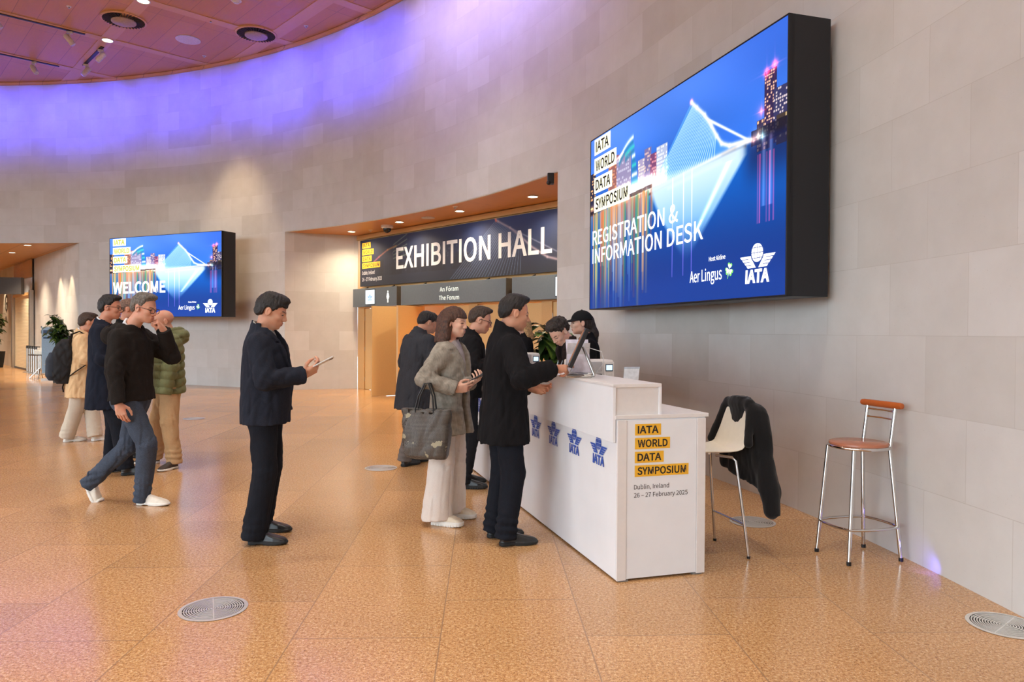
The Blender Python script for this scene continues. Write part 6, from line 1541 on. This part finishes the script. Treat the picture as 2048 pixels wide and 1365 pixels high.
# man in the charcoal overcoat, back to the camera
p0 = (-1.06, 7.80); yw = 42
P = Person('man in long charcoal overcoat seen from behind, head bowed at the counter', p0, yw, 1.69, SK_A, feet(p0, yw, (-1.14, 7.70), (-1.05, 7.90), 10, 14), lean=(0.07, 0), head=(0.045, 30, -4),
           arms=[dict(w=(0.27, -0.16, 1.0), d=(0.9, 0.3, 0.1), n=(0, 0.6, 0.7), curl=HOLD), dict(w=(0.27, 0.16, 1.0), d=(0.9, -0.3, 0.1), n=(0, -0.6, 0.7), curl=HOLD)], hair=('short', H_BLACK, 0.011, 14), width=1.1, body_h=0.005)
P.shirt(F_WHITE, hem=1.0)
P.top(F_CHAR, 'overcoat', hem=0.63, collar=(0.06, 0.080, 'stand'), depth=1.15, flare=0.012, sl=(0.086, 0.074, 0.060), amp=0.005)
P.legs(F_GREYT, r=(0.10, 0.078, 0.074), hem=0.045, h=0.008); P.shoes([L_BLACK, L_SOLE], L=0.29)

# man in dark blue jacket beside him
p0 = (-1.10, 8.5); yw = 30
P = Person('dark-haired man in dark blue jacket behind the woman and the charcoal overcoat', p0, yw, 1.69, SK_A, feet(p0, yw, (-1.10, 8.40), (-1.10, 8.62), 0, 10), lean=(0.06, 0), head=(0.04, 22, 0),
           arms=[dict(w=(0.27, -0.16, 1.0), d=(0.9, 0.3, 0.1), n=(0, 0.6, 0.7), curl=HOLD), dict(w=(0.27, 0.16, 1.0), d=(0.9, -0.3, 0.1), n=(0, -0.6, 0.7), curl=HOLD)], hair=('short', H_BLACK, 0.011, 15), body_h=0.006)
P.top(F_DKBLUE, 'jacket', hem=0.82, collar=(0.055, 0.078, 'stand'), sl=(0.082, 0.070, 0.058), h=0.009, quilt=0.11); P.legs(F_NAVY2, h=0.010); P.shoes([L_BLACK, L_SOLE])

# woman in the grey blazer
p0 = (-0.47, 5.50); yw = -22
P = Person('woman in grey check blazer and wide cream trousers holding a phone', p0, yw, 1.635, SK_W, feet(p0, yw, (-0.555, 5.38), (-0.47, 5.62), 2, 0), lean=(0.0, 0), head=(0.0, 5, 0),
           arms=[dict(w=(0.130, -0.165, 1.025), d=(0.85, 0.42, 0.12), n=(-0.35, 0.85, 0.2), curl=HOLD, thumb=0.6, hint=(-0.7, -0.5, -0.5)), dict(w=(0.180, -0.030, 1.055), d=(0.85, -0.30, 0.42), n=(-0.40, 0.10, 0.85), curl=HOLD, thumb=0.3, hint=(-0.5, 0.6, -0.6))],
           hair=('bob', H_AUB, 0.013, 6), width=0.86, hs=0.95, fem=True, hand_s=0.9, sh=0.170)
P.shirt(F_SILK, grow=0.002)
def blazer_cut(s, v):
    v.op(bx((s.hip[0] + 0.16, s.hip[1] - 0.02, 0.80), (0.09, 0.028, 0.20), 0.01), 0.02, 's')
P.top(F_BLAZER, 'blazer', hem=0.70, vee=(1.04, 0.095, 0.060), collar=(0.028, 0.064, 'lapel'), flare=0.030, depth=1.02, sl=(0.070, 0.060, 0.052), amp=0.005, h=0.0065, extra=blazer_cut, n=2.3)
b = MB(); b.lathe([(0.0, 0.004), (0.012, 0.003), (0.013, 0.0), (0.0, -0.002)], 14, frame((0.142, -0.012, 0.985), (0, 1, 0), (0, 0, 1))); b.build('button', M_BLK, P.root, smooth=True)
P.legs(F_CREAM, 'wide_trousers', r=(0.080, 0.08, 0.115), hem=0.045, wide=True, seat=0.84, amp=0.005, bunch=0)
P.shoes([L_CREAM, L_WSOLE], L=0.275, chunky=0.014)
phone('dark-cased phone in the hands of the woman in the blazer', P, (0.272, -0.055, 1.115), (-0.45, 0.05, 0.85), (0.85, -0.1, 0.45), M_BLK, plain('phone glass', (60, 84, 84), 0.15))
# tote bag on her forearm
def tote_mat():
    t = NT('patterned tote canvas'); co = t.coord(); s = t.n.new('ShaderNodeSeparateXYZ'); t.l.new(co, s.inputs[0])
    a = t.math('MULTIPLY', t.math('ADD', s.outputs[0], s.outputs[1]), 105.0); bz = t.math('MULTIPLY', s.outputs[2], 110.0)
    tri = t.math('ABSOLUTE', t.math('SUBTRACT', t.math('FRACT', a), 0.5)); ch = t.math('FRACT', t.math('ADD', bz, t.math('MULTIPLY', tri, 1.6)))
    m = t.math('MULTIPLY', t.math('LESS_THAN', ch, 0.42), t.math('GREATER_THAN', tri, 0.08)); c = t.mix(m, rgb(44, 36, 33), rgb(122, 114, 104))
    n = t.noise(co, 9, 4); t.set(Base_Color=t.mix(t.math('MULTIPLY', t.math('GREATER_THAN', n, 0.66), 0.5), c, rgb(206, 196, 160)), Roughness=0.5); return t.m
tb_ = thing('tote_bag', 'dark patterned tote bag hanging from the forearm of the woman', 'handbag', (-0.615, 5.215, 0), rad(-8))
v = Vol.box((-0.24, -0.12, 0.50), (0.24, 0.12, 0.92), 0.007)
v.op(loft([(0.53, 0.055, 0.125, 0.01), (0.545, 0.070, 0.150, 0.005), (0.62, 0.075, 0.172, 0), (0.80, 0.055, 0.168, 0), (0.885, 0.040, 0.165, 0.0)], 4.0)); f = folds(41, 0.16, 0.004); v.warp(lambda X, Y, Z: f(X, Y, Z)); v.op(loft([(0.80, 0.040, 0.155, 0), (0.95, 0.030, 0.155, 0)], 4.0), 0.002, 's')
surf('bag_body', v.mesh(), tote_mat(), tb_)
M_HND = plain('black leather handle', (28, 26, 26), 0.4)
for y, s_ in ((-0.040, -1), (0.040, 1)):
    b = MB(); b.tube([(-0.075, y, 0.78), (-0.075, y, 0.89), (-0.055, y * 0.8, 0.98), (-0.01, y * 0.7, 1.072), (0.02, y * 0.7, 1.072), (0.05, y * 0.8, 0.98), (0.06, y, 0.89), (0.06, y, 0.78)], 0.0065, 8); b.build('handle', M_HND, tb_, smooth=True)

# man in glasses at the second counter
p0 = (-0.42, 6.74); yw = 2
P = Person('man in black jacket and glasses bowed over the counter behind the woman', p0, yw, 1.69, SK_B, feet(p0, yw, (-0.44, 6.63), (-0.46, 6.86), -4, 4), lean=(0.05, 0), head=(0.03, 16, 0),
           arms=[dict(w=(0.30, -0.20, 1.17), d=(1, 0.1, -0.1), n=(0, 0.4, -0.9), curl=RELAX), dict(w=(0.30, 0.20, 1.17), d=(1, -0.1, -0.1), n=(0, -0.4, -0.9), curl=RELAX)], hair=('high', H_BROWN, 0.012, 19, 'hair', 0.008), glasses=GLASSM, width=1.02, body_h=0.0045)
P.top(F_BLACK, 'black_jacket', hem=0.86, collar=(0.055, 0.072, 'stand'), sl=(0.080, 0.068, 0.056), amp=0.006, h=0.008); P.legs(F_BLKDEN, r=(0.096, 0.072, 0.062), hem=0.05, h=0.008, bunch=0.008, amp=0.006); P.shoes([L_BLACK, L_SOLE], L=0.29, chunky=0.006)

# man in the black overcoat pointing at the touch screen
p0 = (-0.055, 4.97); yw = 14
P = Person('man in black overcoat at the desk end pointing at a touch monitor', p0, yw, 1.705, SK_A, feet(p0, yw, (-0.035, 4.865), (-0.125, 5.06), -2, 2), lean=(0.02, 0), head=(0.015, 11, 0),
           arms=[dict(w=(0.275, -0.255, 1.205), d=(0.98, 0.05, 0.02), n=(0.05, 0.45, -0.85), curl=POINT, thumb=0.7, hint=(-0.35, -0.6, -0.8)), dict(w=(0.21, 0.06, 1.055), d=(0.9, -0.2, -0.15), n=(0, -0.8, 0.3), curl=HOLD, hint=(-0.6, 0.5, -0.5))],
           hair=('high', H_BLACK, 0.011, 23, 'hair', 0.010), width=1.04)
P.top(F_BLACK, 'overcoat', hem=0.715, collar=(0.075, 0.077, 'stand'), flare=0.016, depth=1.12, sl=(0.084, 0.072, 0.060), cuff=-0.01, amp=0.005, h=0.007, open_front=True)
P.legs(F_NAVY2, r=(0.102, 0.078, 0.070), hem=0.05, bunch=0.010); P.shoes([L_BLACK, L_SOLE], L=0.295)

# staff behind the desk
M_LAN = plain('pale lanyard', (206, 222, 232), 0.5)
p0 = (0.72, 6.70); yw = 198
P = Person('curly-haired staff man with a white lanyard bending over the desk', p0, yw, 1.76, SK_W, feet(p0, yw, (0.75, 6.80), (0.75, 6.60), 0, 0), lean=(0.20, 0), head=(0.03, 46, 22),
           arms=[dict(w=(0.33, -0.20, 1.10), d=(1, 0.2, -0.3), n=(0, 0.3, -0.9), curl=RELAX), dict(w=(0.33, 0.16, 1.10), d=(1, -0.2, -0.3), n=(0, -0.3, -0.9), curl=RELAX)], hair=('curly', H_DARKB, 0.016, 27, 'hair', 0.008), width=1.0, body_h=0.0045, drop=0.09)
P.shirt(F_BLACK, hem=0.95)
P.top(F_BRNJ, 'dark_jacket', hem=0.84, collar=(0.02, 0.074, 'lapel'), vee=(1.05, 0.08, 0.04), h=0.008); P.legs(F_BLKDEN, h=0.010); P.shoes([L_BLACK, L_SOLE])
c = P.nb; b = MB()
b.tube([c + V3(-0.02, 0.075, 0.02), c + V3(0.07, 0.06, -0.06), c + V3(0.115, 0.045, -0.18), c + V3(0.12, 0.012, -0.36), c + V3(0.12, -0.012, -0.36), c + V3(0.115, -0.045, -0.18), c + V3(0.07, -0.06, -0.06), c + V3(-0.02, -0.075, 0.02)], 0.008, 6, flat=0.4); b.build('lanyard', M_LAN, P.root, smooth=True)

p0 = (0.76, 7.12); yw = 186
P = Person('staff woman in black jacket and black baseball cap with long dark hair', p0, yw, 1.66, SK_W, feet(p0, yw, (0.76, 7.21), (0.76, 7.04), 0, 0), lean=(0.03, 0), head=(0.01, 2, 0),
           arms=[dict(w=(0.28, -0.16, 1.0), d=(1, 0.2, 0), n=(0, 0.5, -0.8)), dict(w=(0.28, 0.16, 1.0), d=(1, -0.2, 0), n=(0, -0.5, -0.8))], hair=('tail', H_DARKB, 0.006, 31), width=0.92, hs=0.97, fem=True, body_h=0.0045)
P.top(F_BLACK, 'black_jacket', hem=0.80, collar=(0.045, 0.064, 'stand'), h=0.008); P.legs(F_BLKDEN, h=0.010); P.shoes([L_BLACK, L_SOLE])
R_, o_ = P.fr; k = P.hs
v = Vol.box((-0.15, -0.12, -0.03), (0.22, 0.12, 0.17), 0.0045)
v.op(ell((-0.012, 0, 0.030), (0.112, 0.092, 0.100))); v.cut(lambda X, Y, Z: 0.028 - 0.10 * X * (X > 0) - Z + 0 * Y); 
v.op(clipped(ell((0.098, 0, 0.012), (0.088, 0.078, 0.045)), lambda X, Y, Z: np.abs(Z - (0.040 - 0.20 * (X - 0.08) - 3.0 * Y * Y)) - 0.004), 0.006); v.op(ell((-0.012, 0, 0.131), (0.010, 0.010, 0.006)), 0.003)
vs, q = v.mesh(); surf('baseball_cap', ((vs * k) @ R_.T + o_, q), cloth('black cap twill', (30, 30, 32)), P.root)
b = MB(); T = Matrix([list(R_[0]) + [o_[0]], list(R_[1]) + [o_[1]], list(R_[2]) + [o_[2]], [0, 0, 0, 1]])
for y in (-0.078, 0.078): b.ball((-0.004, y, -0.036), 0.005, 8, T)
b.build('earrings', M_CHROME, P.root, smooth=True)

p0 = (0.15, 8.85); yw = 186
P = Person('staff person with long fair hair in black, half hidden behind the black overcoat', p0, yw, 1.66, SK_W, feet(p0, yw, (0.15, 8.95), (0.15, 8.77), 0, 0), lean=(0.02, 0), head=(0.0, 6, 0),
           arms=[dict(w=(0.12, -0.24, 0.86), d=(0.2, 0.1, -1), n=(0, 1, 0)), dict(w=(0.12, 0.24, 0.86), d=(0.2, -0.1, -1), n=(0, -1, 0))], hair=('long', H_BLOND, 0.012, 37), width=0.94, hs=0.97, fem=True, body_h=0.006)
P.top(F_BLACK, 'black_top', hem=0.82, collar=(0.02, 0.062, 'stand'), h=0.009); P.legs(F_BLKDEN, h=0.010); P.shoes([L_BLACK, L_SOLE])
# ------------------------------------------------------------------ light and camera
wd = bpy.data.worlds.new('daylight'); SC.world = wd; wd.use_nodes = True
bg = wd.node_tree.nodes['Background']; wn = wd.node_tree.nodes; wl = wd.node_tree.links
tc = wn.new('ShaderNodeTexCoord'); sp = wn.new('ShaderNodeSeparateXYZ'); rp = wn.new('ShaderNodeValToRGB'); wl.new(tc.outputs['Generated'], sp.inputs[0]); wl.new(sp.outputs[2], rp.inputs[0])
rp.color_ramp.elements[0].position = 0.0; rp.color_ramp.elements[0].color = (0.10, 0.10, 0.10, 1); rp.color_ramp.elements[1].position = 0.04; rp.color_ramp.elements[1].color = (0.76, 0.90, 1.0, 1)
wl.new(rp.outputs[0], bg.inputs[0]); bg.inputs[1].default_value = 4.2       # overcast daylight through the open glazed side behind the camera
# ceiling lamps of the hall out of the frame, above and behind the camera
for x in (-9, -5.5, -2, 1):
    for y in (-1, 3, 7, 11):
        if math.hypot(x - CX, y - CY) > 16.3 or (x < -4 and y > 10.5): continue
        t = downlight(x, y, HC, 'round lit downlight in the hall ceiling high above the desk and the floor', 'overhead downlights', 0.11); spot(x, y, HC - 0.03, (x, y, 0), 340, (1.0, 0.95, 0.86), 85, 0.7, 0.11)
# blue wash lamps along the wall head
for i in range(15):
    th = 45.5 + 4.0 * i; en = (150, 220, 130, 260, 170, 110, 180, 130, 210, 250, 170, 230, 190, 220, 190)[i]
    a = wpt(rad(th), HC - 0.40, RW - 1.5); c = wpt(rad(th), HC - 0.95, RW); spot(*a, c, en, (0.05, 0.06, 1.0), 84, 1.0, 0.15)
for th, en in ((40.5, 110), (35.5, 150), (30.5, 150), (25.0, 110)):  # faint purple streak, plus lavender light added to brighten the upper wall
    a = wpt(rad(th), HC - 0.40, RW - 1.5); c = wpt(rad(th), HC - 1.2, RW); spot(*a, c, en, (0.42, 0.34, 1.0), 105, 1.0, 0.15)
# warm wall washers
for th in (63,): a = wpt(rad(th), HC - 0.4, RW - 2.0); c = wpt(rad(th), 3.2, RW); spot(*a, c, 420, (1.0, 0.74, 0.46), 46, 1.0, 0.08)
for tt in (9.0, 13.5, 18.0): t = downlight(*ppt(tt, 2.2)[:2], HS, 'unseen downlight added deep in the passage to brighten its wall', 'overhead passage downlights'); spot(*ppt(tt, 2.2, HS - 0.03), ppt(tt, 2.2, 0), 420, (1.0, 0.82, 0.60), 110, 0.9, 0.09)  # off-frame lamps added to lighten the dark far wall of the passage
for tt in (0.9, 2.3, 9.9, 12.0): spot(*ppt(tt, 0.42, HS - 0.08), ppt(tt, 0.10, 0.0), 150, WARM, 50, 0.5, 0.03)
# lobby behind the open doors
for x in (2.4, 5.0): q = dpt(x, -1.3, 2.45); spot(*q, (q[0], q[1], 0), 260, (1.0, 0.70, 0.32), 150, 0.8, 0.2)
# small blue uplight at the foot of the right wall
q = wpt(rad(5.0), 0.05, RW - 0.06); spot(*q, wpt(rad(6.4), 0.0, RW), 1.0, (0.15, 0.12, 1.0), 120, 1.0, 0.02)

SC.view_settings.view_transform = 'Standard'; SC.view_settings.look = 'None'; SC.view_settings.gamma = 1.0; SC.view_settings.exposure = 0.66; SC.view_settings.use_curve_mapping = False
cam = bpy.data.cameras.new('camera'); co = bpy.data.objects.new('camera', cam); COL.objects.link(co); SC.camera = co
cam.sensor_fit = 'HORIZONTAL'; cam.sensor_width = 36.0; cam.lens = 36.0 * 1440.0 / 2048.0; cam.clip_end = 200
co.matrix_world = Matrix.Translation((0, 0, CAM_H)) @ Matrix.Rotation(PI / 2 - rad(0.74), 4, 'X') @ Matrix.Rotation(rad(0.35), 4, 'Z')
